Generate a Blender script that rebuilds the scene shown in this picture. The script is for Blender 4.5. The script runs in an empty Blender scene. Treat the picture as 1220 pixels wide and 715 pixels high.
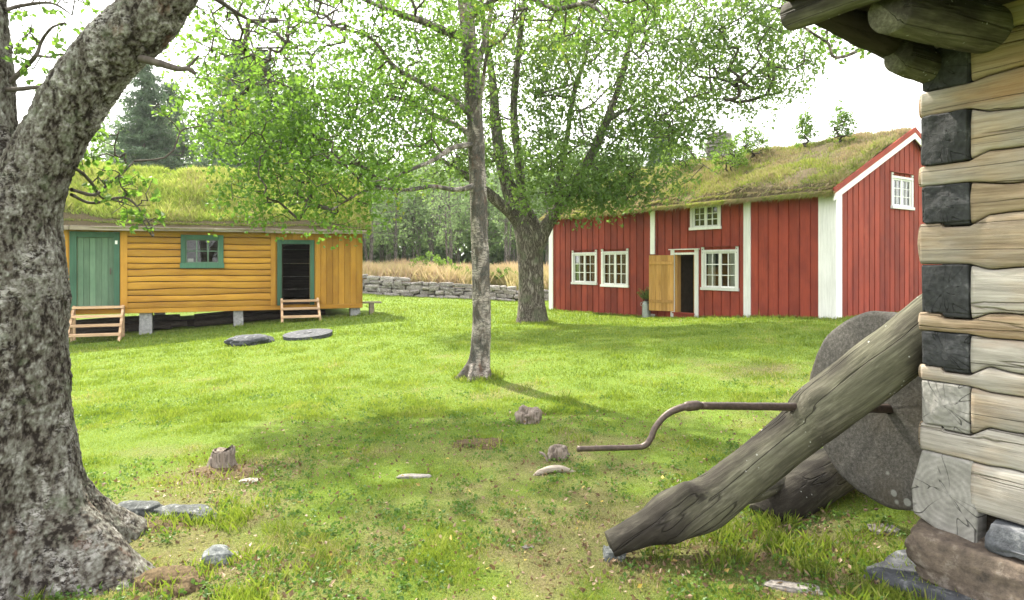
import bpy, math, random
import numpy as np
from mathutils import Vector
random.seed(7)
RG = np.random.default_rng(11)
D2R = math.radians
scn = bpy.context.scene
C = scn.collection

# ------------------------------------------------------------ camera
FPX, CX, HY, EYE = 813.0, 610.0, 315.0, 1.6
cam_d = bpy.data.cameras.new("camera")
cam = bpy.data.objects.new("camera", cam_d)
C.objects.link(cam)
scn.camera = cam
cam.location = (0, 0, EYE)
cam.rotation_euler = (D2R(90), 0, 0)
cam_d.sensor_width = 36.0
cam_d.lens = FPX / 1220 * 36
cam_d.shift_y = -(357.5 - HY) / 1220
cam_d.clip_start = 0.05
cam_d.clip_end = 2000
cam_d.dof.use_dof = True
cam_d.dof.focus_distance = 6.0
cam_d.dof.aperture_fstop = 7.0

# ------------------------------------------------------------ light
SUN_AZ = Vector((-0.55, 0.83, 0)).normalized()      # horizontal direction towards the sun
SUN_EL = D2R(50)
world = bpy.data.worlds.new("World")
scn.world = world
world.use_nodes = True
wn = world.node_tree
wn.nodes.clear()
w_out = wn.nodes.new("ShaderNodeOutputWorld")
w_bg = wn.nodes.new("ShaderNodeBackground")
w_sky = wn.nodes.new("ShaderNodeTexSky")
w_sky.sky_type = 'NISHITA'
w_sky.sun_disc = False
w_sky.sun_elevation = SUN_EL
w_sky.sun_rotation = math.atan2(SUN_AZ.x, SUN_AZ.y)
w_sky.dust_density = 4.0
w_sky.air_density = 1.0
w_sky.ozone_density = 0.6
# thin bright veil of cloud over the blue
w_co = wn.nodes.new("ShaderNodeTexCoord")
w_map = wn.nodes.new("ShaderNodeMapping")
w_map.inputs['Scale'].default_value = (1, 1, 2.6)
w_no = wn.nodes.new("ShaderNodeTexNoise")
w_no.inputs['Scale'].default_value = 1.6
w_no.inputs['Detail'].default_value = 6
w_rp = wn.nodes.new("ShaderNodeMapRange")
w_rp.inputs['From Min'].default_value = 0.3
w_rp.inputs['From Max'].default_value = 0.62
w_rp.inputs['To Min'].default_value = 0.72
w_rp.inputs['To Max'].default_value = 0.96
w_mx = wn.nodes.new("ShaderNodeMix")
w_mx.data_type = 'RGBA'
w_mx.inputs[7].default_value = (9.4, 9.3, 9.2, 1)
wn.links.new(w_co.outputs['Generated'], w_map.inputs['Vector'])
wn.links.new(w_map.outputs[0], w_no.inputs['Vector'])
wn.links.new(w_no.outputs['Fac'], w_rp.inputs['Value'])
wn.links.new(w_rp.outputs[0], w_mx.inputs[0])
wn.links.new(w_sky.outputs[0], w_mx.inputs[6])
wn.links.new(w_mx.outputs[2], w_bg.inputs['Color'])
w_bg.inputs['Strength'].default_value = 0.12
wn.links.new(w_bg.outputs[0], w_out.inputs['Surface'])

sun_d = bpy.data.lights.new("sun", 'SUN')
sun = bpy.data.objects.new("sun", sun_d)
C.objects.link(sun)
sun_d.energy = 5.0
sun_d.angle = D2R(1.2)
sun_d.color = (1.0, 0.93, 0.80)
sdir = Vector((SUN_AZ.x * math.cos(SUN_EL), SUN_AZ.y * math.cos(SUN_EL), math.sin(SUN_EL)))
sun.rotation_euler = sdir.to_track_quat('Z', 'Y').to_euler()
sun.location = (-20, 30, 40)

scn.view_settings.view_transform = 'Standard'
scn.view_settings.look = 'None'
scn.view_settings.gamma = 1
scn.view_settings.exposure = 1.72
scn.cycles.max_bounces = 6
scn.cycles.diffuse_bounces = 3
scn.cycles.glossy_bounces = 2
scn.cycles.transmission_bounces = 4
scn.cycles.transparent_max_bounces = 8
scn.cycles.use_denoising = True

HAZE = 0.0003
scn.cycles.volume_bounces = 0

# ------------------------------------------------------------ helpers: noise
def _hash(ix, iy, iz, seed):
    h = (ix.astype(np.uint32) * np.uint32(374761393) + iy.astype(np.uint32) * np.uint32(668265263)
         + iz.astype(np.uint32) * np.uint32(2147483647) + np.uint32((seed * 1274126177) & 0xffffffff))
    h = (h ^ (h >> np.uint32(13))) * np.uint32(1274126177)
    h = (h ^ (h >> np.uint32(16))) * np.uint32(2246822519)
    h = h ^ (h >> np.uint32(15))
    return h.astype(np.float64) / 4294967295.0

def vnoise(P, seed=0):
    P = np.asarray(P, float)
    I = np.floor(P).astype(np.int64)
    Fr = P - I
    u = Fr * Fr * (3 - 2 * Fr)
    I = (I + 100000)
    r = 0
    for dx in (0, 1):
        for dy in (0, 1):
            for dz in (0, 1):
                w = (u[:, 0] if dx else 1 - u[:, 0]) * (u[:, 1] if dy else 1 - u[:, 1]) * (u[:, 2] if dz else 1 - u[:, 2])
                r = r + w * _hash(I[:, 0] + dx, I[:, 1] + dy, I[:, 2] + dz, seed)
    return r

def fbm(P, oct=4, seed=0, gain=0.5):
    P = np.asarray(P, float)
    a, s, t = 1.0, 0.0, 0.0
    for o in range(oct):
        s = s + a * vnoise(P * (2.03 ** o), seed + o * 17)
        t += a
        a *= gain
    return s / t

def fbm2(x, y, sc, oct=4, seed=0):
    x = np.atleast_1d(np.asarray(x, float)); y = np.atleast_1d(np.asarray(y, float))
    return fbm(np.stack([x.ravel() * sc, y.ravel() * sc, np.zeros(x.size) + 3.7], 1), oct, seed)

def sstep(a, b, x):
    t = np.clip((np.asarray(x, float) - a) / (b - a), 0, 1)
    return t * t * (3 - 2 * t)

# ------------------------------------------------------------ ground height
RL = Vector((0.574, -0.819, 0)).normalized()   # along the red facade, left to right
RI = Vector((0.819, 0.574, 0)).normalized()    # into the red house
RC = Vector((7.48, 15.8, 0))                   # its near right corner
RLEN = 10.6
CTRL = np.array([
    (0, 0, 0), (0, 3, 0), (-3, 3.5, -.03), (3, 3.5, -.03), (.7, 3.9, -.05), (-2.46, 5.8, -.12), (0, 6, -.06), (3, 7, .02),
    (-.49, 9.85, -.03), (4, 11, .2), (7.0, 13.6, .33), (-6.8, 13.4, -.32), (-10.2, 15.9, -.47), (-10.6, 17.7, -.47),
    (-9.6, 18.9, -.36), (-4.7, 21.2, 0), (-5, 16.6, -.12), (.53, 18, .07), (1.4, 24.5, -.05), (2.89, 22.3, -.05),
    (4.18, 20.4, -.02), (5.99, 17.8, .2), (7.48, 15.7, .34), (9.9, 17.3, .3), (13.2, 19.8, .3), (-7.3, 33.5, .08),
    (1.9, 33.5, -.28), (12, 34, .2), (-16, 25, 0), (-16, 14, -.6), (-8, 6, -.3), (8, 6, .3), (0, -8, .1), (-12, -6, 0),
    (12, -6, .2), (-12, 50, .4), (0, 50, .3), (14, 50, .5)], float)

def _U(r2):
    return 0.5 * r2 * np.log(r2 + 1e-9)
_n = len(CTRL)
_d2 = ((CTRL[:, None, :2] - CTRL[None, :, :2]) ** 2).sum(-1)
_A = np.zeros((_n + 3, _n + 3))
_A[:_n, :_n] = _U(_d2) + np.eye(_n) * 1.5
_A[:_n, _n] = 1; _A[:_n, _n + 1:] = CTRL[:, :2]
_A[_n, :_n] = 1; _A[_n + 1:, :_n] = CTRL[:, :2].T
_w = np.linalg.solve(_A, np.concatenate([CTRL[:, 2], np.zeros(3)]))

def H0(x, y):
    x = np.asarray(x, float); y = np.asarray(y, float)
    xx = np.clip(x, -30, 30); yy = np.clip(y, -15, 60)
    P = np.stack([xx.ravel(), yy.ravel()], 1)
    z = np.zeros(len(P))
    for i in range(0, len(P), 20000):
        p = P[i:i + 20000]
        d2 = ((p[:, None, :] - CTRL[None, :, :2]) ** 2).sum(-1)
        z[i:i + 20000] = _U(d2) @ _w[:_n] + _w[_n] + p @ _w[_n + 1:]
    z = np.clip(z, -1.2, 1.2)
    x = x.ravel(); y = y.ravel()
    z = z + 0.55 * sstep(34.2, 35.6, y) * sstep(14, 8, np.abs(x + 2))
    z = z + 0.02 * np.clip(y - 60, 0, 200)
    z = z + 0.10 * (fbm2(x, y, .35, 3, 5) - .5) * sstep(1.0, 6, np.hypot(x, y)) + .05 * (fbm2(x, y, 1.5, 3, 9) - .5)
    return z

def H(x, y):
    return float(H0(np.array([x]), np.array([y]))[0])

def at(px, py, D):
    return Vector(((px - CX) / FPX * D, D, EYE - (py - HY) / FPX * D))

# ------------------------------------------------------------ helpers: materials
class NM:
    def __init__(self, name):
        self.m = bpy.data.materials.new(name)
        self.m.use_nodes = True
        self.t = self.m.node_tree
        self.t.nodes.clear()
        self.out = self.N("ShaderNodeOutputMaterial")
        self.co = None
    def N(self, k):
        return self.t.nodes.new(k)
    def L(self, a, b):
        self.t.links.new(a, b)
    def put(self, sock, v):
        if isinstance(v, bpy.types.NodeSocket):
            self.L(v, sock)
        elif isinstance(v, (tuple, list)) and len(v) == 3 and sock.type == 'RGBA':
            sock.default_value = (*v, 1)
        else:
            sock.default_value = v
    def coord(self, scale=(1, 1, 1), rot=(0, 0, 0)):
        if self.co is None:
            self.co = self.N("ShaderNodeTexCoord")
        mp = self.N("ShaderNodeMapping")
        mp.inputs['Scale'].default_value = scale
        mp.inputs['Rotation'].default_value = rot
        self.L(self.co.outputs['Object'], mp.inputs['Vector'])
        return mp.outputs[0]
    def noise(self, sc, vec=None, det=5, rough=.55, dist=0.0):
        n = self.N("ShaderNodeTexNoise")
        n.inputs['Scale'].default_value = sc
        n.inputs['Detail'].default_value = det
        n.inputs['Roughness'].default_value = rough
        n.inputs['Distortion'].default_value = dist
        self.L(vec if vec is not None else self.coord(), n.inputs['Vector'])
        return n.outputs['Fac']
    def voro(self, sc, vec=None, feature='F1', out='Distance'):
        n = self.N("ShaderNodeTexVoronoi")
        n.feature = feature
        n.inputs['Scale'].default_value = sc
        self.L(vec if vec is not None else self.coord(), n.inputs['Vector'])
        return n.outputs[out]
    def attr(self, name):
        a = self.N("ShaderNodeAttribute")
        a.attribute_name = name
        return a.outputs['Fac']
    def ramp(self, fac, stops, mode='LINEAR'):
        r = self.N("ShaderNodeValToRGB")
        r.color_ramp.interpolation = mode
        e = r.color_ramp.elements
        while len(e) < len(stops):
            e.new(.5)
        for el, (p, c) in zip(e, stops):
            el.position = p
            el.color = (*c, 1) if len(c) == 3 else c
        self.L(fac, r.inputs[0])
        return r.outputs[0]
    def mix(self, fac, a, b, mode='MIX'):
        n = self.N("ShaderNodeMix")
        n.data_type = 'RGBA'
        n.blend_type = mode
        self.put(n.inputs[0], fac); self.put(n.inputs[6], a); self.put(n.inputs[7], b)
        return n.outputs[2]
    def math(self, op, a, b=0.0, clamp=False):
        n = self.N("ShaderNodeMath")
        n.operation = op
        n.use_clamp = clamp
        self.put(n.inputs[0], a); self.put(n.inputs[1], b)
        return n.outputs[0]
    def mask(self, fac, lo, hi):
        n = self.N("ShaderNodeMapRange")
        self.L(fac, n.inputs['Value'])
        n.inputs['From Min'].default_value = lo
        n.inputs['From Max'].default_value = hi
        return n.outputs[0]
    def bump(self, h, strength=.5, dist=.01, normal=None):
        b = self.N("ShaderNodeBump")
        b.inputs['Strength'].default_value = strength
        b.inputs['Distance'].default_value = dist
        self.L(h, b.inputs['Height'])
        if normal is not None:
            self.L(normal, b.inputs['Normal'])
        return b.outputs[0]
    def pbr(self, col, rough=.8, normal=None, spec=.3, metal=0.0):
        p = self.N("ShaderNodeBsdfPrincipled")
        self.put(p.inputs['Base Color'], col)
        self.put(p.inputs['Roughness'], rough)
        p.inputs['Specular IOR Level'].default_value = spec
        p.inputs['Metallic'].default_value = metal
        if normal is not None:
            self.L(normal, p.inputs['Normal'])
        self.L(p.outputs[0], self.out.inputs['Surface'])
        return self.m
    def leafy(self, col, trans=.45, rough=.5, tcol=None):
        d = self.N("ShaderNodeBsdfPrincipled")
        self.put(d.inputs['Base Color'], col)
        d.inputs['Roughness'].default_value = rough
        d.inputs['Specular IOR Level'].default_value = .25
        t = self.N("ShaderNodeBsdfTranslucent")
        self.put(t.inputs['Color'], tcol if tcol is not None else col)
        mx = self.N("ShaderNodeMixShader")
        mx.inputs[0].default_value = trans
        self.L(d.outputs[0], mx.inputs[1]); self.L(t.outputs[0], mx.inputs[2])
        self.L(mx.outputs[0], self.out.inputs['Surface'])
        return self.m

def m_paint(name, col, dark, axis='z', wear=.35, fine=1.0, under=(.3, .25, .2)):
    """painted rough-sawn timber, grain along axis, slightly weathered"""
    n = NM(name)
    s = {'z': (1, 1, .05), 'x': (.05, 1, 1)}[axis]
    grain = n.noise(45 * fine, n.coord(s), 6, .6)
    blot = n.noise(2.3, n.coord((1, 1, .5) if axis == 'z' else (.4, 1, 1)), 5, .6)
    rnd = n.attr('rnd')
    c = n.ramp(blot, [(.36, dark), (.60, col)])
    c = n.mix(n.mask(grain, .3, .75), n.mix(.25, c, (0, 0, 0)), c)
    hs = n.N("ShaderNodeHueSaturation")
    n.L(c, hs.inputs['Color'])
    n.L(n.math('ADD', n.math('MULTIPLY', rnd, .42), .80), hs.inputs['Value'])
    c = hs.outputs[0]
    w = n.math('MULTIPLY', n.mask(n.noise(9, n.coord(s), 6, .7), .58, .72), n.mask(n.noise(3.1, None, 4), .45, .7))
    c = n.mix(n.math('MULTIPLY', w, wear), c, under)
    return n.pbr(c, .75, n.bump(grain, .5, .004), .25)

def m_wood(name, c1, c2, c3, axis='x', sc=1.0, crack=.6, rough=.85):
    n = NM(name)
    s = {'z': (1, 1, .08), 'x': (.08, 1, 1), 'y': (1, .08, 1)}[axis]
    g = n.noise(22 * sc, n.coord(s), 8, .65, .4)
    b = n.noise(2.5 * sc, n.coord((.5, .5, .5)), 5, .6)
    cr = n.noise(8 * sc, n.coord({'z': (1, 1, .03), 'x': (.03, 1, 1), 'y': (1, .03, 1)}[axis]), 6, .7, .3)
    line = n.mask(n.math('ABSOLUTE', n.math('SUBTRACT', cr, .5)), .0, .02)
    c = n.ramp(g, [(.25, c1), (.5, c2), (.75, c3)])
    c = n.mix(n.mask(b, .35, .7), n.mix(.45, c, c1), c)
    hs = n.N("ShaderNodeHueSaturation")
    n.L(c, hs.inputs['Color'])
    n.L(n.math('ADD', n.math('MULTIPLY', n.attr('rnd'), .4), .8), hs.inputs['Value'])
    c = hs.outputs[0]
    c = n.mix(n.math('MULTIPLY', n.math('SUBTRACT', 1.0, line), crack), c, tuple(x * .3 for x in c1))
    nb = n.bump(n.math('ADD', n.math('MULTIPLY', g, .5), line), .6, .008)
    return n.pbr(c, rough, nb, .2)

def m_leaf(name, stops, trans=.45, tint=(.24, .42, .03), sat=1.0):
    n = NM(name)
    c = n.ramp(n.attr('rnd'), stops)
    tc = n.mix(.5, c, tint)
    return n.leafy(c, trans, .5, tc)

M = {}
M['red'] = m_paint('red_paint', (.275, .050, .029), (.20, .036, .024), 'z', .55, 1.0, (.42, .16, .11))
M['white'] = m_paint('white_paint', (.78, .78, .76), (.70, .70, .68), 'z', .2, 1.0, (.5, .5, .48))
M['ochre'] = m_paint('ochre_paint', (.47, .25, .035), (.37, .18, .025), 'x', .7, .8, (.30, .19, .09))
M['ochre_v'] = m_paint('ochre_paint_vertical', (.46, .24, .035), (.36, .175, .025), 'z', .7, .8, (.30, .19, .09))
M['green_paint'] = m_paint('green_paint', (.115, .19, .125), (.085, .15, .098), 'z', .3, 1.0, (.2, .24, .18))
M['green_frame'] = m_paint('green_frame_paint', (.06, .145, .095), (.045, .11, .072), 'z', .2)
M['door_wood'] = m_wood('ochre_door_wood', (.34, .18, .055), (.46, .26, .085), (.56, .34, .13), 'z', .8, .3)
M['new_wood'] = m_wood('pale_sawn_wood', (.42, .27, .16), (.55, .38, .24), (.66, .48, .32), 'x', 1.2, .25)
M['old_wood'] = m_wood('weathered_board', (.15, .12, .09), (.27, .23, .18), (.40, .36, .30), 'x', 1.0, .6)
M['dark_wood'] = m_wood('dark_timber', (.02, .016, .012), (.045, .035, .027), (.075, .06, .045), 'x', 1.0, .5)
def m_log_wall():
    n = NM('pale_weathered_log')
    s = n.coord((.06, 1, 1))
    g = n.mix(.5, n.noise(26, s, 8, .65, .5), n.noise(95, n.coord((.04, 1, 1)), 7, .7))
    b = n.noise(3.0, n.coord((.35, 1, 1)), 5, .6)
    c = n.ramp(g, [(.32, (.12, .082, .05)), (.5, (.29, .22, .145)), (.68, (.43, .35, .25))])
    grey = n.ramp(g, [(.32, (.14, .13, .115)), (.5, (.285, .265, .235)), (.70, (.43, .405, .37))])
    c = n.mix(n.mask(n.math('ADD', b, n.math('MULTIPLY', n.math('SUBTRACT', n.attr('rnd'), .5), .35)), .42, .62), c, grey)
    warm = n.mask(n.noise(2.2, n.coord((.25, 1, 1.6)), 4), .56, .68)
    c = n.mix(n.math('MULTIPLY', warm, .55), c, (.34, .17, .07))
    cr = n.noise(7, n.coord((.03, 1, 1)), 3, .5, .15)
    line = n.mask(n.math('ABSOLUTE', n.math('SUBTRACT', cr, .5)), .0, .010)
    c = n.mix(n.math('MULTIPLY', n.math('SUBTRACT', 1.0, line), .5), c, (.05, .035, .025))
    c = n.mix(n.math('MULTIPLY', n.mask(n.noise(5, n.coord((.3, 1, 1)), 6, .7), .52, .70), .5), c, (.13, .115, .095))
    kn = n.voro(3.0, n.coord((.45, 1, 1.2)))
    k = n.mask(kn, .13, .05)
    c = n.mix(n.math('MULTIPLY', k, .7), c, (.16, .07, .03))
    hs = n.N("ShaderNodeHueSaturation")
    n.L(c, hs.inputs['Color'])
    n.L(n.math('ADD', n.math('MULTIPLY', n.attr('rnd'), .3), .85), hs.inputs['Value'])
    nb = n.bump(n.math('ADD', n.math('MULTIPLY', g, .6), line), .8, .012)
    return n.pbr(hs.outputs[0], .85, nb, .2)
M['log'] = m_log_wall()

def m_endgrain(name, a, b, cc):
    """end grain seen on the y face: rings round the local origin of the block and radial cracks"""
    n = NM(name)
    v = n.coord((1, 1, 1))
    no = n.noise(12, v, 6, .7)
    w = n.N("ShaderNodeTexWave")
    w.wave_type = 'RINGS'
    w.rings_direction = 'Y'
    w.inputs['Scale'].default_value = 11
    w.inputs['Distortion'].default_value = 5.0
    w.inputs['Detail'].default_value = 3
    n.L(v, w.inputs['Vector'])
    c = n.ramp(no, [(.3, a), (.6, b), (.78, cc)])
    c = n.mix(n.math('MULTIPLY', w.outputs['Fac'], .22), c, tuple(x * .4 for x in a))
    sp = n.N("ShaderNodeSeparateXYZ"); n.L(n.coord(), sp.inputs[0])
    ang = n.math('ARCTAN2', sp.outputs[2], sp.outputs[0])
    rad = n.math('SQRT', n.math('ADD', n.math('POWER', sp.outputs[0], 2.0), n.math('POWER', sp.outputs[2], 2.0)))
    cb = n.N("ShaderNodeCombineXYZ"); n.L(ang, cb.inputs[0]); n.L(n.math('MULTIPLY', rad, 2.2), cb.inputs[1])
    n.L(n.attr('rnd'), cb.inputs[2])
    cr = n.noise(1.9, cb.outputs[0], 1, .4, .1)
    line = n.mask(n.math('ABSOLUTE', n.math('SUBTRACT', cr, .5)), .0, .013)
    c = n.mix(n.math('MULTIPLY', n.math('SUBTRACT', 1.0, line), .8), c, (.006, .006, .006))
    return n.pbr(c, .8, n.bump(n.math('ADD', no, n.math('MULTIPLY', line, .6)), .8, .01), .25)
M['end_dark'] = m_endgrain('tarred_end_grain', (.016, .017, .018), (.045, .047, .05), (.15, .15, .155))
M['end_grey'] = m_endgrain('grey_end_grain', (.17, .165, .15), (.29, .28, .26), (.42, .41, .39))

def m_bark_birch(name, lichen=(.25, .27, .24), white=(.62, .60, .56), dark=(.03, .027, .024), rusty=(.16, .085, .055), sc=1.0, wlo=.55, whi=.7):
    n = NM(name)
    v = n.coord((1, 1, .55))
    v2 = n.coord((.6, .6, 2.2))
    cells = n.voro(34 * sc, v, 'F1')
    f1 = n.mix(.45, n.noise(42 * sc, v, 9, .78, .3), n.noise(13 * sc, v, 6, .65, .8))
    f2 = n.noise(5.5 * sc, v, 6, .6, .8)
    h = n.noise(26 * sc, v2, 7, .75, .5)
    c = n.ramp(f1, [(.36, dark), (.45, (.085, .085, .078)), (.54, lichen), (.68, tuple(x * 1.6 for x in lichen))])
    wm = n.math('MULTIPLY', n.mask(f2, wlo, whi), n.mask(h, .42, .55))
    c = n.mix(n.math('MULTIPLY', wm, .7), c, white)
    rm = n.math('MULTIPLY', n.mask(n.noise(3.2 * sc, n.coord((1, 1, .35)), 5, .6), .60, .68), n.mask(f1, .35, .6))
    c = n.mix(n.math('MULTIPLY', rm, .75), c, rusty)
    crack = n.mask(n.math('ABSOLUTE', n.math('SUBTRACT', n.noise(9 * sc, n.coord((1.2, 1.2, .5)), 7, .75, .8), .5)), 0, .035)
    dm = n.math('MULTIPLY', n.math('SUBTRACT', 1.0, crack), n.mask(f2, .6, .4))
    c = n.mix(n.math('MULTIPLY', dm, .7), c, dark)
    hh = n.math('ADD', f1, n.math('MULTIPLY', cells, .5))
    return n.pbr(c, .92, n.bump(hh, .9, .02), .12)
def m_bark_near():
    n = NM('crusted_birch_bark')
    p = n.attr('plate')
    f = n.noise(75, n.coord((1, 1, .7)), 9, .8)
    g = n.noise(6, n.coord((1, 1, .6)), 6, .65, .5)
    l = n.noise(30, n.coord((1, 1, 1.8)), 8, .75, .4)
    pv = n.math('ADD', p, n.math('MULTIPLY', n.math('SUBTRACT', f, .5), .95))
    c = n.ramp(pv, [(.18, (.022, .018, .015)), (.36, (.078, .068, .056)), (.52, (.122, .116, .098)), (.72, (.19, .19, .165)), (.98, (.37, .37, .34))])
    c = n.mix(n.math('MULTIPLY', n.math('MULTIPLY', n.mask(g, .50, .66), n.mask(l, .48, .54)), .75), c, (.47, .455, .43))
    c = n.mix(n.math('MULTIPLY', n.math('MULTIPLY', n.mask(n.noise(5.0, n.coord((1, 1, .4)), 5, .65), .62, .68), n.mask(f, .35, .6)), .6), c, (.15, .075, .05))
    c = n.mix(n.math('MULTIPLY', n.mask(n.noise(9, None, 6, .7), .56, .66), .45), c, (.12, .145, .09))
    return n.pbr(c, .93, n.bump(n.math('ADD', f, n.math('MULTIPLY', l, .6)), 1.0, .010), .1)
M['bark_fore'] = m_bark_near()
_unused = (lambda *a: None)('lichen_birch_bark', (.165, .175, .158), (.50, .48, .455), (.022, .02, .018), (.15, .075, .05), 1.5, .52, .66)
M['bark_mid'] = m_bark_birch('birch_bark', (.095, .08, .068), (.46, .41, .37), (.018, .015, .012), (.17, .075, .052), 1.0, .46, .56)

def m_bark_ridge(name, c1, c2, c3):
    n = NM(name)
    v = n.coord((1, 1, .22))
    r = n.noise(13, v, 8, .7, 1.2)
    ridge = n.mask(n.math('ABSOLUTE', n.math('SUBTRACT', r, .5)), 0, .10)
    b = n.noise(3, None, 5)
    c = n.ramp(ridge, [(.05, c1), (.45, c2), (1, c3)])
    c = n.mix(n.mask(b, .5, .75), c, (.16, .18, .11))
    return n.pbr(c, .92, n.bump(ridge, .9, .03), .12)
M['bark_big'] = m_bark_ridge('furrowed_bark', (.05, .042, .034), (.15, .13, .105), (.27, .24, .205))
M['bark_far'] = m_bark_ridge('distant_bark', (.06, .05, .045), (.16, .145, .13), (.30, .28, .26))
M['twig'] = m_wood('twig_bark', (.05, .042, .035), (.10, .085, .07), (.17, .15, .13), 'z', 1, .2)

M['leaf_birch'] = m_leaf('birch_leaf', [(0, (.04, .095, .018)), (.5, (.08, .155, .028)), (.9, (.15, .25, .05)), (1, (.3, .28, .06))], .5, (.26, .46, .045))
M['leaf_dark'] = m_leaf('broad_leaf', [(0, (.045, .095, .024)), (.5, (.10, .17, .042)), (1, (.18, .27, .075))], .5, (.28, .43, .06))
M['leaf_lime'] = m_leaf('young_leaf', [(0, (.05, .11, .02)), (.5, (.10, .18, .03)), (1, (.18, .27, .05))], .48, (.28, .46, .05))
M['weed'] = m_leaf('weed_leaf', [(0, (.045, .10, .018)), (.6, (.085, .15, .025)), (1, (.14, .21, .04))], .3, (.2, .36, .04))
M['leaf_far'] = m_leaf('distant_leaf', [(0, (.09, .145, .06)), (.5, (.15, .215, .09)), (1, (.24, .32, .13))], .5, (.24, .38, .14))  # distance haze put into the colour: background crowns are paled
M['needle'] = m_leaf('spruce_needles', [(0, (.055, .09, .055)), (.5, (.10, .15, .09)), (1, (.15, .21, .12))], .3, (.12, .2, .08))  # needles lightened so the far spruces look hazy
M['turf'] = m_leaf('turf_blade', [(0, (.10, .18, .03)), (.4, (.22, .31, .05)), (.75, (.38, .42, .11)), (1, (.46, .38, .18))], .42, (.42, .52, .06))
M['seed_grass'] = m_leaf('seeding_grass_blade', [(0, (.26, .27, .08)), (.35, (.46, .38, .20)), (.7, (.50, .37, .25)), (1, (.42, .26, .19))], .35, (.5, .42, .2))
M['grass'] = m_leaf('grass_blade', [(0, (.070, .125, .016)), (.35, (.150, .205, .026)), (.62, (.24, .275, .055)), (.82, (.33, .28, .12)), (1, (.36, .29, .18))], .38, (.32, .44, .03))
M['straw'] = m_leaf('dry_grass_blade', [(0, (.14, .20, .03)), (.4, (.28, .32, .07)), (.75, (.46, .42, .18)), (1, (.42, .30, .16))], .38, (.4, .44, .1))
M['rust_straw'] = m_leaf('thatch_blade', [(0, (.13, .17, .04)), (.3, (.25, .25, .10)), (.65, (.40, .31, .19)), (1, (.28, .19, .12))], .3, (.36, .34, .12))

def m_ground():
    n = NM('lawn_soil')
    dry = n.attr('dry')
    f = n.noise(70, None, 9, .75)
    g = n.noise(4, None, 7, .7)
    green = n.ramp(f, [(.36, (.045, .085, .014)), (.5, (.11, .17, .025)), (.66, (.19, .25, .05))])
    earth = n.ramp(f, [(.34, (.06, .05, .022)), (.5, (.14, .125, .055)), (.68, (.26, .225, .12))])
    c = n.mix(n.mask(n.math('ADD', dry, n.math('MULTIPLY', n.math('SUBTRACT', g, .5), .8)), .55, 1.1), green, earth)
    return n.pbr(c, .95, n.bump(f, .8, .03), .1)
M['ground'] = m_ground()

def m_stone(name, a, b, c_, sc=1.0, lichen=.5, lc=(.42, .43, .40)):
    n = NM(name)
    f = n.noise(14 * sc, None, 9, .7)
    g = n.noise(2.5 * sc, None, 4, .6)
    c = n.ramp(f, [(.3, a), (.5, b), (.75, c_)])
    hs = n.N("ShaderNodeHueSaturation")
    n.L(c, hs.inputs['Color'])
    n.L(n.math('ADD', n.math('MULTIPLY', n.attr('rnd'), .7), .65), hs.inputs['Value'])
    l = n.math('MULTIPLY', n.mask(n.noise(7 * sc, None, 5, .65), .57, .63), lichen)
    c = n.mix(l, hs.outputs[0], lc)
    return n.pbr(c, .88, n.bump(n.math('ADD', f, g), .7, .02), .2)
M['stone'] = m_stone('field_stone', (.10, .09, .085), (.22, .205, .19), (.36, .34, .32), 1.0, .5)
M['stone_post'] = m_stone('pale_grey_stone', (.20, .20, .205), (.34, .34, .345), (.48, .48, .48), 1.0, .4)
M['stone_slab'] = m_stone('brown_slate', (.045, .038, .034), (.12, .095, .075), (.21, .165, .125), 1.2, .25, (.28, .27, .25))
M['stone_dark'] = m_stone('dark_slate', (.035, .037, .042), (.075, .08, .09), (.15, .155, .165), 1.2, .3, (.28, .29, .3))
M['stone_blue'] = m_stone('blue_grey_rock', (.045, .05, .05), (.10, .11, .11), (.22, .23, .225), 2.5, .7, (.30, .31, .29))
M['stone_chalk'] = m_stone('pale_flat_stone', (.10, .09, .08), (.18, .165, .15), (.27, .25, .225), 2.0, .2)

def m_grind():
    n = NM('grindstone_stone')
    f = n.noise(55, None, 8, .75)
    g = n.noise(3.5, None, 5, .6)
    c = n.ramp(f, [(.3, (.038, .036, .032)), (.52, (.085, .08, .072)), (.75, (.18, .17, .155))])
    c = n.mix(n.math('MULTIPLY', n.mask(g, .45, .7), .35), c, (.095, .075, .05))
    sp = n.voro(8.5, n.coord(), 'F1')
    spm = n.math('MULTIPLY', n.mask(sp, .24, .19), n.mask(n.noise(2.6, None, 2), .55, .58))
    c = n.mix(n.math('MULTIPLY', spm, .75), c, (.30, .31, .29))
    return n.pbr(c, .9, n.bump(f, .6, .008), .15)
M['grind'] = m_grind()

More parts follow.
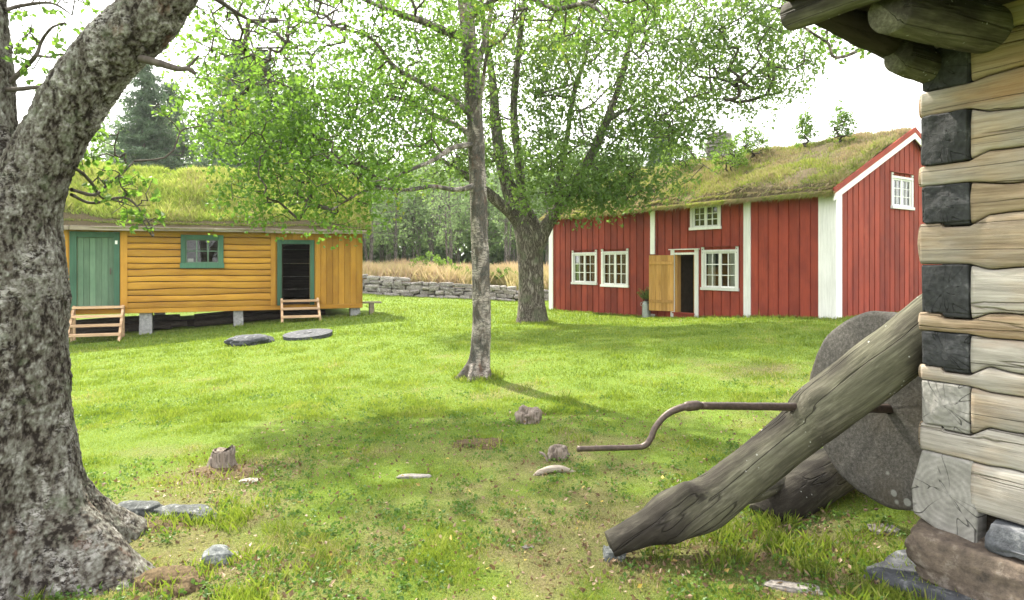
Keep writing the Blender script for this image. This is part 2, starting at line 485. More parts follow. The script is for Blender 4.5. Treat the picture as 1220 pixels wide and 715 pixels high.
def m_stand():
    n = NM('mossy_grey_log')
    g = n.mix(.5, n.noise(20, n.coord((.07, 1, 1)), 8, .68, .5), n.noise(70, n.coord((.06, 1, 1)), 7, .7))
    b = n.noise(2.2, n.coord((.7, 1, 1)), 5, .65)
    c = n.ramp(g, [(.3, (.014, .012, .010)), (.5, (.052, .046, .036)), (.70, (.15, .135, .11))])
    c = n.mix(n.math('MULTIPLY', n.mask(b, .40, .62), .8), c, n.ramp(g, [(.32, (.036, .035, .022)), (.50, (.115, .112, .075)), (.70, (.24, .235, .17))]))
    dk = n.mask(n.noise(3.0, n.coord((.5, 1, 1)), 4), .54, .42)
    c = n.mix(n.math('MULTIPLY', dk, .7), c, (.018, .015, .012))
    sp = n.mask(n.voro(26, None), .16, .10)
    c = n.mix(n.math('MULTIPLY', sp, n.mask(n.noise(6, None, 3), .57, .62)), c, (.42, .43, .40))
    cr = n.noise(6, n.coord((.035, 1, 1)), 3, .5, .2)
    line = n.mask(n.math('ABSOLUTE', n.math('SUBTRACT', cr, .5)), .0, .010)
    c = n.mix(n.math('MULTIPLY', n.math('SUBTRACT', 1.0, line), .7), c, (.012, .01, .008))
    return n.pbr(c, .85, n.bump(n.math('ADD', g, line), .8, .012), .2)
M['stand'] = m_stand()

def m_iron():
    n = NM('brown_iron')
    f = n.noise(40, None, 7, .7)
    c = n.ramp(f, [(.3, (.035, .026, .022)), (.6, (.085, .06, .05)), (.8, (.15, .10, .075))])
    return n.pbr(c, .5, n.bump(f, .4, .003), .5, .4)
M['iron'] = m_iron()

def m_glass():
    n = NM('window_glass')
    g = n.N("ShaderNodeBsdfGlossy"); g.inputs['Roughness'].default_value = .02
    t = n.N("ShaderNodeBsdfTransparent"); t.inputs['Color'].default_value = (.85, .88, .86, 1)
    lw = n.N("ShaderNodeFresnel"); lw.inputs['IOR'].default_value = 1.5
    mx = n.N("ShaderNodeMixShader")
    n.L(n.math('MULTIPLY', lw.outputs[0], .8), mx.inputs[0])
    n.L(t.outputs[0], mx.inputs[1]); n.L(g.outputs[0], mx.inputs[2])
    n.L(mx.outputs[0], n.out.inputs['Surface'])
    return n.m
M['glass'] = m_glass()

def m_plain(name, col, rough=.8, metal=0, sc=20, var=.3, spec=.3):
    n = NM(name)
    f = n.noise(sc, None, 6, .65)
    c = n.ramp(f, [(.25, tuple(x * (1 - var) for x in col)), (.75, tuple(min(1, x * (1 + var)) for x in col))])
    return n.pbr(c, rough, n.bump(f, .3, .004), spec, metal)
M['curtain'] = m_plain('linen_curtain', (.62, .60, .54), .9, 0, 60, .08)
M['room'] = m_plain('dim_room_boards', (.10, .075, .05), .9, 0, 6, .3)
M['zinc'] = m_plain('zinc_can', (.30, .32, .33), .45, .6, 14, .25)
M['enamel'] = m_plain('enamel', (.6, .62, .64), .4, 0, 8, .1, .5)
M['moss'] = m_plain('moss_duff', (.085, .062, .035), .95, 0, 60, .8, .1)
M['soil'] = m_plain('sod_soil', (.085, .068, .04), .95, 0, 40, .7, .1)
M['stump'] = m_wood('stump_wood', (.14, .11, .09), (.28, .23, .19), (.46, .41, .36), 'z', 1.5, .7)
M['pale_root'] = m_wood('bare_root_wood', (.34, .28, .22), (.48, .42, .35), (.6, .55, .48), 'x', 1.5, .4)

# ------------------------------------------------------------ helpers: objects
def tag(o, label=None, cat=None, group=None, kind=None):
    if label: o['label'] = label
    if cat: o['category'] = cat
    if group: o['group'] = group
    if kind: o['kind'] = kind
    return o

def root(name, loc, label, cat, group=None, rz=0.0):
    o = bpy.data.objects.new(name, None)
    C.objects.link(o)
    o.empty_display_size = .2
    o.location = loc
    o.rotation_euler = (0, 0, rz)
    return tag(o, label, cat, group)

def link(me, name, mat, parent=None, loc=None):
    o = bpy.data.objects.new(name, me)
    C.objects.link(o)
    if mat is not None:
        me.materials.append(mat)
    if parent is not None:
        o.parent = parent
    if loc is not None:
        o.location = loc
    return o

def fast(name, V, F, mat, parent=None, attrs=None, smooth=False, loc=None, vattrs=None):
    """mesh from arrays: V (n,3), F (m,k)"""
    me = bpy.data.meshes.new(name)
    V = np.asarray(V, np.float32); F = np.asarray(F, np.int32)
    k = F.shape[1]
    me.vertices.add(len(V)); me.vertices.foreach_set('co', V.ravel())
    me.loops.add(F.size); me.loops.foreach_set('vertex_index', F.ravel())
    me.polygons.add(len(F))
    me.polygons.foreach_set('loop_start', np.arange(0, F.size, k, dtype=np.int32))
    me.polygons.foreach_set('loop_total', np.full(len(F), k, np.int32))
    me.update(calc_edges=True)
    me.polygons.foreach_set('use_smooth', np.full(len(F), smooth, bool))
    for nm, a in (attrs or {}).items():
        at_ = me.attributes.new(nm, 'FLOAT', 'FACE')
        at_.data.foreach_set('value', np.asarray(a, np.float32))
    for nm, a in (vattrs or {}).items():
        at_ = me.attributes.new(nm, 'FLOAT', 'POINT')
        at_.data.foreach_set('value', np.asarray(a, np.float32))
    me.validate()
    return link(me, name, mat, parent, loc)

class MB:
    """collects shapes; build() links them as one mesh"""
    def __init__(self, T=None):
        self.v, self.f, self.r, self.T = [], [], [], T
        self.sm = False
    def add(self, verts, faces, rnd=None):
        b = len(self.v)
        rnd = random.random() if rnd is None else rnd
        for p in verts:
            self.v.append(tuple(self.T(*p)) if self.T else tuple(p))
        for f in faces:
            self.f.append([b + i for i in f]); self.r.append(rnd)
    def box(self, x0, x1, y0, y1, z0, z1, rnd=None, tops=None):
        """tops: (z1 at x0, z1 at x1) for a sloped top"""
        a, b = tops if tops else (z1, z1)
        self.add([(x0, y0, z0), (x1, y0, z0), (x1, y1, z0), (x0, y1, z0), (x0, y0, a), (x1, y0, b), (x1, y1, b), (x0, y1, a)],
                 [(0, 3, 2, 1), (4, 5, 6, 7), (0, 1, 5, 4), (1, 2, 6, 5), (2, 3, 7, 6), (3, 0, 4, 7)], rnd)
    def beam(self, a, b, w, h, up=(0, 0, 1), rnd=None):
        a, b = Vector(a), Vector(b)
        d = (b - a).normalized()
        s = d.cross(Vector(up)).normalized() * (w / 2)
        u = s.cross(d).normalized() * (h / 2)
        self.add([a - s - u, a + s - u, a + s + u, a - s + u, b - s - u, b + s - u, b + s + u, b - s + u],
                 [(0, 1, 2, 3), (7, 6, 5, 4), (0, 4, 5, 1), (1, 5, 6, 2), (2, 6, 7, 3), (3, 7, 4, 0)], rnd)
    def arr(self, V, F, rnd=None):
        self.add([tuple(map(float, p)) for p in V], [tuple(int(i) for i in f) for f in F], rnd)
    def build(self, name, mat, parent=None, smooth=False, bevel=0.0, loc=None):
        me = bpy.data.meshes.new(name)
        me.from_pydata(self.v, [], self.f)
        a = me.attributes.new('rnd', 'FLOAT', 'FACE')
        a.data.foreach_set('value', np.asarray(self.r, np.float32))
        import bmesh
        bm = bmesh.new(); bm.from_mesh(me)
        bmesh.ops.recalc_face_normals(bm, faces=bm.faces)
        bm.to_mesh(me); bm.free()
        if smooth:
            me.polygons.foreach_set('use_smooth', np.full(len(me.polygons), True))
        o = link(me, name, mat, parent, loc)
        if bevel > 0:
            md = o.modifiers.new('bevel', 'BEVEL')
            md.width = bevel; md.segments = 2; md.limit_method = 'ANGLE'
        return o

def catmull(P, n):
    P = np.asarray(P, float)
    Q = np.vstack([2 * P[0] - P[1], P, 2 * P[-1] - P[-2]])
    out = []
    t_all = np.linspace(0, len(P) - 1, n)
    for t in t_all:
        i = min(int(t), len(P) - 2); u = t - i
        a, b, c, d = Q[i], Q[i + 1], Q[i + 2], Q[i + 3]
        out.append(.5 * ((2 * b) + (-a + c) * u + (2 * a - 5 * b + 4 * c - d) * u * u + (-a + 3 * b - 3 * c + d) * u ** 3))
    return np.array(out)

def tube(P, R, rings, seg, flat=None, disp=None, caps=True):
    """swept round body: P points, R radii -> V, F(quads). disp(V, theta, t, N)->offset along N"""
    XR = catmull(np.column_stack([np.asarray(P, float), np.asarray(R, float)]), rings)
    X, r = XR[:, :3], np.maximum(XR[:, 3], 1e-4)
    T = np.gradient(X, axis=0); T /= np.linalg.norm(T, axis=1)[:, None]
    N = np.zeros_like(T)
    ref = np.array([1.0, 0, 0]) if abs(T[0][0]) < .8 else np.array([0, 0, 1.0])
    n0 = ref - T[0] * (ref @ T[0]); N[0] = n0 / np.linalg.norm(n0)
    for i in range(1, rings):
        v = N[i - 1] - T[i] * (N[i - 1] @ T[i]); N[i] = v / np.linalg.norm(v)
    B = np.cross(T, N)
    th = np.linspace(0, 2 * np.pi, seg, endpoint=False)
    dirs = N[:, None, :] * np.cos(th)[None, :, None] + B[:, None, :] * np.sin(th)[None, :, None]
    V = X[:, None, :] + dirs * r[:, None, None]
    tt = np.repeat(np.linspace(0, 1, rings)[:, None], seg, 1)
    TH = np.repeat(th[None, :], rings, 0)
    if disp is not None:
        off = disp(V.reshape(-1, 3), TH.ravel(), tt.ravel()).reshape(rings, seg)
        V = V + dirs * off[:, :, None]
    V = V.reshape(-1, 3)
    i = np.arange(rings - 1)[:, None] * seg; j = np.arange(seg)[None, :]; j2 = (j + 1) % seg
    F = np.stack([i + j, i + j2, i + seg + j2, i + seg + j], -1).reshape(-1, 4)
    if caps:
        nb = len(V)
        V = np.vstack([V, V[:seg].mean(0), V[-seg - 0:].mean(0)])
        j = np.arange(0, seg); j2 = (j + 1) % seg
        a = np.stack([j2, j, np.full(seg, nb), np.full(seg, nb)], 1)
        b0 = (rings - 1) * seg
        b = np.stack([b0 + j, b0 + j2, np.full(seg, nb + 1), np.full(seg, nb + 1)], 1)
        # degenerate quads -> pair segments into real quads
        a = np.stack([(j2[::2] + 1) % seg, j2[::2], j[::2], np.full(len(j[::2]), nb)], 1)
        b = np.stack([b0 + j[::2], b0 + j2[::2], b0 + (j2[::2] + 1) % seg, np.full(len(j[::2]), nb + 1)], 1)
        F = np.vstack([F, a, b])
    return V, F

def join(parts):
    Vs, Fs, b = [], [], 0
    for V, F in parts:
        Vs.append(V); Fs.append(F + b); b += len(V)
    return np.vstack(Vs), np.vstack(Fs)

# rounded irregular stone as arrays
def _cube_sphere(n):
    vs, fs, idx = [], [], {}
    def vid(p):
        k = tuple(np.round(p, 5))
        if k not in idx:
            idx[k] = len(vs); vs.append(p)
        return idx[k]
    g = np.linspace(-1, 1, n + 1)
    for ax in range(3):
        for sg in (-1, 1):
            for i in range(n):
                for j in range(n):
                    q = []
                    for a, b in ((i, j), (i + 1, j), (i + 1, j + 1), (i, j + 1)):
                        p = [0, 0, 0]; p[ax] = sg; p[(ax + 1) % 3] = g[a]; p[(ax + 2) % 3] = g[b]
                        q.append(vid(p))
                    fs.append(q if sg > 0 else q[::-1])
    return np.array(vs, float), np.array(fs, int)
_CS = {n: _cube_sphere(n) for n in (4, 8, 16)}

def rock(c, size, seed, n=4, boxy=.55, rough=.25, rz=0.0, tilt=0.0):
    V, F = _CS[n]
    L = np.linalg.norm(V, axis=1)[:, None]
    P = V * (boxy + (1 - boxy) / L)
    P = P * (1 + rough * (fbm(P * 1.3 + seed * 7.7, 4, seed) - .5) * 2)[:, None] if np.isscalar(rough) else P
    P = P * (np.asarray(size) / 2)
    c1, s1 = math.cos(tilt), math.sin(tilt)
    P = np.stack([P[:, 0] * c1 - P[:, 2] * s1, P[:, 1], P[:, 0] * s1 + P[:, 2] * c1], 1)
    c2, s2 = math.cos(rz), math.sin(rz)
    P = np.stack([P[:, 0] * c2 - P[:, 1] * s2, P[:, 0] * s2 + P[:, 1] * c2, P[:, 2]], 1)
    return P + np.asarray(c), F

def blades(P, h, w, lean=.5, rng=RG, up=None, droop=None):
    """one bent blade (two stacked faces folded to one quad + tip) per point -> V, F quads"""
    n = len(P)
    a = rng.uniform(0, 2 * np.pi, n)
    side = np.stack([np.cos(a), np.sin(a), np.zeros(n)], 1)
    ld = rng.uniform(0, 2 * np.pi, n)
    le = rng.uniform(0, lean, n) * h
    ldv = np.stack([np.cos(ld), np.sin(ld), np.zeros(n)], 1) * le[:, None]
    if droop is not None:
        ldv = ldv + droop
    hz = np.sqrt(np.maximum(h * h - le * le, (h * .2) ** 2))
    U = np.zeros((n, 3)); U[:, 2] = hz
    w = np.broadcast_to(w, n)[:, None]
    V = np.empty((n, 4, 3))
    V[:, 0] = P - side * w * .5
    V[:, 1] = P + side * w * .5
    mid = P + U * .55 + ldv * .35
    V[:, 2] = mid + side * w * .42
    V[:, 3] = P + U + ldv
    # quad: base-left, base-right, mid-right, tip
    F = np.arange(n * 4).reshape(n, 4)
    return V.reshape(-1, 3), F

def leaves(P, L, W, rng=RG, droop=.4):
    n = len(P)
    d = rng.normal(size=(n, 3)); d[:, 2] -= droop
    d /= np.linalg.norm(d, axis=1)[:, None]
    q = rng.normal(size=(n, 3)); q[:, 2] += .0
    b = np.cross(d, q); b /= np.linalg.norm(b, axis=1)[:, None]
    s = rng.uniform(.6, 1.25, n)[:, None]
    nn = np.cross(d, b) * (.12 * L) * s
    V = np.empty((n, 4, 3))
    V[:, 0] = P
    V[:, 1] = P + d * L * .42 * s + b * W * .5 * s + nn
    V[:, 2] = P + d * L * s
    V[:, 3] = P + d * L * .42 * s - b * W * .5 * s + nn
    return V.reshape(-1, 3), np.arange(n * 4).reshape(n, 4)

# ------------------------------------------------------------ trees
def ellip(c, r, n, rng, shell=.0):
    d = rng.normal(size=(n, 3)); d /= np.linalg.norm(d, axis=1)[:, None]
    rr = rng.uniform(shell ** 3, 1, n) ** (1 / 3)
    return np.asarray(c) + d * rr[:, None] * np.asarray(r)

def grow(nodes, att, rng, step=.3, wob=.10, sag=0.0):
    """nodes: (n,3) skeleton points; connects every attractor to its nearest node"""
    P = [np.asarray(p, float) for p in nodes]
    par = [-1] * len(P)
    A = np.asarray(att, float)
    arr = np.zeros((len(P) + len(A) * 60, 3)); arr[:len(P)] = P
    n = len(P)
    base = arr[:n].copy()
    d0 = np.array([np.min(((base - a) ** 2).sum(1)) for a in A])
    ends = []
    for a in A[np.argsort(d0)]:
        d = ((arr[:n] - a) ** 2).sum(1)
        # prefer nodes that are lower than the target (branches rise from their parent)
        d = d * (1 + .5 * (arr[:n, 2] > a[2] + .1))
        k = int(np.argmin(d)); p0 = arr[k].copy()
        dist = np.linalg.norm(a - p0)
        m = max(1, int(dist / step))
        m = min(m, 50)
        last = k
        side = rng.normal(size=3) * wob * dist
        for i in range(1, m + 1):
            t = i / m
            q = p0 + (a - p0) * t + side * math.sin(math.pi * t) + np.array([0, 0, sag * dist * math.sin(math.pi * t)])
            q = q + rng.normal(size=3) * step * .08
            arr[n] = q; par.append(last); last = n; n += 1
        ends.append(last)
    par = np.array(par)
    w = np.zeros(n); w[ends] = 1
    for i in range(n - 1, len(base) - 1, -1):
        if w[i] == 0: w[i] = 1
        if par[i] >= 0: w[par[i]] += w[i]
    return arr[:n], par, w, len(base)

def branch_mesh(X, par, w, nb, r0=.004, ex=.45, rmax=.08, seg=5):
    idx = np.arange(nb, len(X))
    p = par[idx]
    r1 = np.minimum(r0 * w[idx] ** ex, rmax)
    rp = np.where(p >= nb, np.minimum(r0 * w[p] ** ex, rmax), r1 * 1.25)
    rp = np.minimum(rp, r1 * 1.5)
    A, B = X[p], X[idx]
    T = B - A; T /= (np.linalg.norm(T, axis=1)[:, None] + 1e-9)
    ref = np.where(np.abs(T[:, 2:3]) < .9, np.array([[0, 0, 1.0]]), np.array([[1.0, 0, 0]]))
    N = np.cross(T, ref); N /= np.linalg.norm(N, axis=1)[:, None]
    Bn = np.cross(T, N)
    th = np.linspace(0, 2 * np.pi, seg, endpoint=False)
    dirs = N[:, None] * np.cos(th)[None, :, None] + Bn[:, None] * np.sin(th)[None, :, None]
    V = np.concatenate([A[:, None] + dirs * rp[:, None, None], B[:, None] + dirs * r1[:, None, None]], 1)
    j = np.arange(seg); j2 = (j + 1) % seg
    f = np.stack([j, j2, seg + j2, seg + j], 1)
    F = (np.arange(len(idx)) * 2 * seg)[:, None, None] + f[None]
    return V.reshape(-1, 3), F.reshape(-1, 4)

def crown_pts(X, w, nb, rng, per, spread, wmax=3):
    idx = np.arange(nb, len(X)); idx = idx[w[idx] <= wmax]
    c = np.repeat(X[idx], per, 0)
    # clumps: a few leaves share a spur so that the crown reads as tufts with gaps
    k = max(1, per // 4)
    off = rng.normal(size=(len(idx) * k, 3)) * spread
    off = np.repeat(off, int(math.ceil(per / k)), 0)[:len(c)] if len(idx) else off
    return c + off[:len(c)] + rng.normal(size=c.shape) * spread * .35

def tree(name, label, cat, base, limbs, ell, leafmat, barkmat, L, W, per, spread, seed=1, group=None, wmax=3, r0=.004, ex=.45,
         rmax=.08, step=.3, rings=60, seg=24, wob=.1, sag=.05, disp=None, trunk_hi=None, drop=.4, lim_leaf=None):
    rng = np.random.default_rng(seed)
    base = np.asarray(base, float)
    rt = root(name, base, label, cat, group)
    parts, nodes = [], []
    for i, (P, R) in enumerate(limbs):
        rg, sg = (trunk_hi if (trunk_hi and i == 0) else (rings, seg))
        V, F = tube(P, R, rg, sg, disp=disp, caps=False)
        parts.append((V, F))
        Xc = catmull(P, max(4, len(P) * 6))
        Rc = catmull([[r, 0, 0] for r in R], len(Xc))[:, 0]
        nodes.append(Xc[Rc < np.max(R) * 1.5])
    V, F = join(parts)
    fast('trunk', V - base, F, barkmat, rt, smooth=True)
    nodes = np.vstack(nodes)
    att = np.vstack([ellip(c, r, n, rng) for c, r, n in ell])
    zmin = nodes[:, 2].min()
    nodes = nodes[nodes[:, 2] > base[2] + .28 * (nodes[:, 2].max() - zmin)] if trunk_hi is None else nodes[nodes[:, 2] > base[2] + 1.7]
    X, par, w, nb = grow(nodes, att, rng, step, wob, sag)
    V, F = branch_mesh(X, par, w, nb, r0, ex, rmax)
    fast('branches', V - base, F, M['twig'] if barkmat is not M['bark_far'] else barkmat, rt, smooth=True)
    LP = crown_pts(X, w, nb, rng, per, spread, wmax)
    V, F = leaves(LP, L, W, rng, drop)
    cl = fbm(LP * .9, 3, seed + 5)
    rnd = np.clip(rng.uniform(0, 1, len(LP)) * .55 + (cl - .5) * 1.6 + .22, 0, 1)
    fast('crown', V - base, F, leafmat, rt, attrs={'rnd': rnd})
    return rt

def copy_tree(o, loc, rz, sc, label):
    r = o.copy(); C.objects.link(r)
    r.location = loc; r.rotation_euler = (0, 0, rz); r.scale = sc
    r['label'] = label
    for ch in list(o.children):
        c = ch.copy(); C.objects.link(c); c.parent = r
    return r
# ============================================================ GROUND
def dryness(x, y):
    x = np.asarray(x, float).ravel(); y = np.asarray(y, float).ravel()
    n1 = fbm2(x, y, .55, 4, 21); n2 = fbm2(x + 9, y, 2.2, 4, 33)
    near = sstep(9.0, 3.6, y) * .34
    d = (n1 - .5) * 1.1 + (n2 - .5) * 1.5 + .28 + near
    for (cx, cy, rr, am) in [(-2.35, 5.55, .8, .55), (.75, 3.9, .6, .35), (1.9, 4.0, 1.0, .35), (3.1, 9.6, 1.2, .4), (.1, 6.0, 1.0, .22), (-1.6, 4.6, .8, .3),
                             (1.9, 6.2, 1.2, .15), (.4, 4.6, .8, .2), (-1.8, 3.6, .5, .4)]:
        d = d + am * np.exp(-(((x - cx) ** 2 + (y - cy) ** 2) / rr ** 2))
    return np.clip(d - .22 * sstep(12, 18, y), 0, 1)

na, nr = 420, 330
ang = np.linspace(0, 2 * np.pi, na, endpoint=False)
rad = np.concatenate([[.0], np.geomspace(.35, 600, nr)])
AA, RR = np.meshgrid(ang, rad)
gx = (RR * np.sin(AA)).ravel(); gy = (RR * np.cos(AA)).ravel()
gz = H0(gx, gy)
i = np.arange(nr)[:, None] * na; j = np.arange(na)[None, :]; j2 = (j + 1) % na
GF = np.stack([i + j, i + na + j, i + na + j2, i + j2], -1).reshape(-1, 4)[na:]
# close the middle with a small disc of its own ring
Vg = np.column_stack([gx, gy, gz])
Fc = np.stack([np.zeros(na // 2, int), na + np.arange(0, na, 2), na + (np.arange(0, na, 2) + 1) % na, na + (np.arange(0, na, 2) + 2) % na], 1)
Fc = Fc[:, ::-1]
dr = dryness(gx, gy)
g = fast('ground', Vg, np.vstack([GF, Fc]), M['ground'], None, smooth=True, vattrs={'dry': dr})
tag(g, kind='structure')

# ============================================================ GRASS
def lawn(name, n, y0, y1, hlo, hhi, w0, wk, seed, spread=1.05, tuft=.5, pw=1.0, mat='grass', dadd=0.0):
    rng = np.random.default_rng(seed)
    u = rng.uniform(0, 1, n)
    y = y0 * (y1 / y0) ** (u ** pw)
    x = rng.uniform(-1, 1, n) * (y * .80 * spread + .8)
    keep = np.ones(n, bool)
    # not inside the houses
    lx = (x - YO.x) * YD.x + (y - YO.y) * YD.y; ly = (x - YO.x) * -YD.y + (y - YO.y) * YD.x
    keep &= ~((lx > -.2) & (lx < YLEN) & (ly > .15) & (ly < 4.6))
    rx = (x - RO.x) * RL.x + (y - RO.y) * RL.y; ry = (x - RO.x) * RI.x + (y - RO.y) * RI.y
    keep &= ~((rx > 0) & (rx < RLEN) & (ry > -.02) & (ry < 7))
    kx = (x - KO.x) * KD.x + (y - KO.y) * KD.y; ky = (x - KO.x) * KI.x + (y - KO.y) * KI.y
    keep &= ~((kx > -.1) & (ky > -.15))
    tn = fbm2(x, y, 3.0, 3, 77)
    d = dryness(x, y)
    keep &= rng.uniform(0, 1, n) < np.clip(1.4 - d * .7, .6, 1)
    x, y, tn, d = x[keep], y[keep], tn[keep], d[keep]
    n = len(x)
    z = H0(x, y) - .004
    h = rng.uniform(hlo, hhi, n) ** 1.0 * (.6 + tuft * 1.8 * sstep(.45, .75, tn)) * (1.12 - .5 * d) * (1 + 1.1 * (rng.uniform(0, 1, n) < .03))
    w = w0 + wk * y
    V, F = blades(np.column_stack([x, y, z]), h, w * rng.uniform(.7, 1.3, n), .9, rng)
    v = fbm2(x, y, 1.1, 3, 55); v2 = fbm2(x, y, 5.0, 3, 56)
    rnd = np.clip(rng.uniform(0, .50, n) + (v - .5) * .7 + (v2 - .5) * .6 + .03 + (d - .25) * 1.0 * (rng.uniform(0, 1, n) < .40 + d * .4) + dadd, 0, 1)
    return V, F, rnd

YD = Vector((.924, .382, 0)).normalized()
YO = Vector((-12.09, 18.3, 0)) - YD * .6
YLEN = 9.5
RO = RC - RL * RLEN
KD = Vector((.492, -.870, 0)).normalized()
KI = Vector((.870, .492, 0)).normalized()
KO = Vector((2.12, 3.5, 0))

P_ = [lawn('a', 520000, 2.6, 8.5, .014, .042, .0022, .0004, 1, 1.0),
      lawn('b', 200000, 7.5, 17, .03, .06, .003, .0009, 2, 1.0),
      lawn('c', 110000, 16, 34.5, .04, .08, .005, .0010, 3, 1.0)]
Vs, Fs, b0, rs = [], [], 0, []
for V, F, r in P_:
    Vs.append(V); Fs.append(F + b0); rs.append(r); b0 += len(V)
lg = fast('lawn_grass', np.vstack(Vs), np.vstack(Fs), M['grass'], None, attrs={'rnd': np.concatenate(rs)})
tag(lg, 'short mown green lawn grass with dry straw patches covering the yard', 'grass', kind='stuff')

# taller tufts that the mower misses: round trunks, stump, logs and walls
def tufts(spots, seed, hl=.035, hh=.105):
    rng = np.random.default_rng(seed)
    PP, hs = [], []
    for (x, y, r, n) in spots:
        a = rng.uniform(0, 2 * np.pi, n); q = r * np.sqrt(rng.uniform(.0, 1, n))
        PP.append(np.column_stack([x + np.cos(a) * q, y + np.sin(a) * q]))
    P = np.vstack(PP)
    h = rng.uniform(hl, hh, len(P))
    z = H0(P[:, 0], P[:, 1])
    V, F = blades(np.column_stack([P, z]), h, .0038 + .0005 * P[:, 1], .8, rng)
    return V, F, np.clip(rng.uniform(0, .6, len(P)) + rng.choice([0, .35], len(P), p=[.85, .15]), 0, 1)
sp = [(-.49 + .28 * math.cos(a), 9.85 + .28 * math.sin(a), .12, 90) for a in np.linspace(0, 6.2, 14)]
sp += [(.53 + .52 * math.cos(a), 18 + .5 * math.sin(a), .2, 120) for a in np.linspace(0, 6.2, 16)]
sp += [(1.35 + RG.normal() * .28, 3.95 + RG.normal() * .18, .10, 60) for _ in range(20)]
sp += [(1.95 + RG.normal() * .2, 3.55 + RG.normal() * .3, .09, 55) for _ in range(26)]
sp += [(1.7 + RG.normal() * .12, 4.5 + RG.normal() * .15, .12, 60) for _ in range(14)]
sp += [(1.55, 3.15, .12, 80), (1.35, 2.95, .1, 40), (1.7, 3.3, .1, 70)]
sp += [(-1.5 + RG.normal() * .35, 3.55 + RG.normal() * .2, .07, 30) for _ in range(12)]
sp += [(-1.85 + RG.normal() * .2, 4.35 + RG.normal() * .2, .1, 60) for _ in range(14)]
sp += [(-1.25 + RG.normal() * .1, 3.2 + RG.normal() * .12, .08, 60) for _ in range(10)]
sp += [(-1.80, 3.40, .16, 50), (-1.62, 3.55, .12, 40), (-2.3, 5.4, .4, 120), (-2.15, 4.25, .2, 70), (-.27, 6.3, .3, 120)]
sp += [(x, H_y, .12, 50) for x, H_y in [(.15, 9.0), (.3, 7.6), (-.2, 7.9), (.45, 6.6), (.6, 6.3), (-2.7, 6.0), (-2.4, 5.9)]]
sp += [(RO.x + RL.x * u - RI.x * .12, RO.y + RL.y * u - RI.y * .12, .22, 60) for u in np.arange(0, 10.8, .2)]
sp += [(RC.x + RI.x * u + .1, RC.y + RI.y * u - .12, .2, 50) for u in np.arange(0, 6, .2)]
sp += [(YO.x + YD.x * u - .0, YO.y + YD.y * u + .15, .3, 60) for u in np.arange(.6, 9.6, .2)]
sp += [(-12.5 + u, 34.1 - .03 * u, .5, 60) for u in np.arange(0, 16, .3)]
sp += [(-5.0, 16.4, .5, 160), (-6.3, 16.0, .5, 160), (-6.3, 16.0, .5, 160)]
V, F, r = tufts(sp, 5)
tf = fast('grass_tufts', V, F, M['grass'], None, attrs={'rnd': r})
tag(tf, 'longer uncut green grass tufts along trunks, logs and house walls', 'grass', kind='stuff')

# small broad-leaved weeds and clover among the near grass
rng = np.random.default_rng(3)
cx = rng.uniform(-1, 1, 3000); cy = 2.9 * (9 / 2.9) ** rng.uniform(0, 1, 3000); cx = cx * cy * .75
ok = fbm2(cx, cy, 1.2, 3, 91) > .47
cx, cy = cx[ok], cy[ok]
lx = np.repeat(cx, 9) + rng.normal(size=len(cx) * 9) * .028; ly = np.repeat(cy, 9) + rng.normal(size=len(cx) * 9) * .028
V, F = leaves(np.column_stack([lx, ly, H0(lx, ly) + rng.uniform(.008, .04, len(lx))]), .026, .02, rng, -.1)
wd = fast('clover', V, F, M['weed'], None, attrs={'rnd': rng.uniform(0, .75, len(F))})
tag(wd, 'small clover and weed leaves scattered through the near lawn', 'weeds', kind='stuff')
# dead leaves and bits of bark on the bare patches
lx = np.concatenate([rng.normal(-2.3, .45, 500), rng.normal(1.2, .7, 1100), rng.uniform(-2.6, 3.0, 2600), rng.normal(-1.4, .35, 300)])
ly = np.concatenate([rng.normal(5.5, .35, 500), rng.normal(3.8, .35, 1100), rng.uniform(3, 7.5, 2600), rng.normal(3.5, .2, 300)])
V, F = leaves(np.column_stack([lx, ly, H0(lx, ly) + rng.uniform(.006, .028, len(lx))]), .034, .02, rng, 0)
V[:, 2] = np.maximum(V[:, 2], np.repeat(H0(lx, ly), 4) + .004)
M['dead_leaf'] = m_leaf('dead_leaf', [(0, (.07, .045, .025)), (.5, (.17, .11, .06)), (.95, (.28, .21, .13)), (1, (.45, .33, .06))], .15, (.3, .2, .06))
dl = fast('leaf_litter', V, F, M['dead_leaf'], None, attrs={'rnd': rng.uniform(0, 1, len(F))})
tag(dl, 'brown dead leaves and bark chips lying on the bare patches', 'leaf litter', kind='stuff')

# ============================================================ RED HOUSE
rz_red = math.atan2(RL.y, RL.x)
red = root('log_house', (RO.x, RO.y, 0), 'long red board-clad house with white corner boards and a shaggy turf roof', 'house', rz=rz_red)
ZE, ZB, RD, RISE = 3.37, -.45, 7.0, 1.66

def su(px):                      # photo column -> distance along the front from the left end
    s = (FPX * RC.x - (px - CX) * RC.y) / ((px - CX) * -RL.y + FPX * RL.x)
    return RLEN - s
def sz(px, py):
    s = RLEN - su(px)
    return EYE - (py - HY) / FPX * (RC.y - RL.y * s)
def gu(px):                      # same on the gable, distance from the near corner
    return ((px - CX) * RC.y - FPX * RC.x) / (FPX * RI.x - (px - CX) * RI.y)
def gz_(px, py):
    return EYE - (py - HY) / FPX * (RC.y + RI.y * gu(px))

FRONT = lambda u, v, z: (u, -v, z)                 # u along, v outwards, z up
GABLE = lambda u, v, z: (RLEN + v, u, z)
BACKR = lambda u, v, z: (RLEN - u, RD + v, z)
GABLL = lambda u, v, z: (-v, RD - u, z)

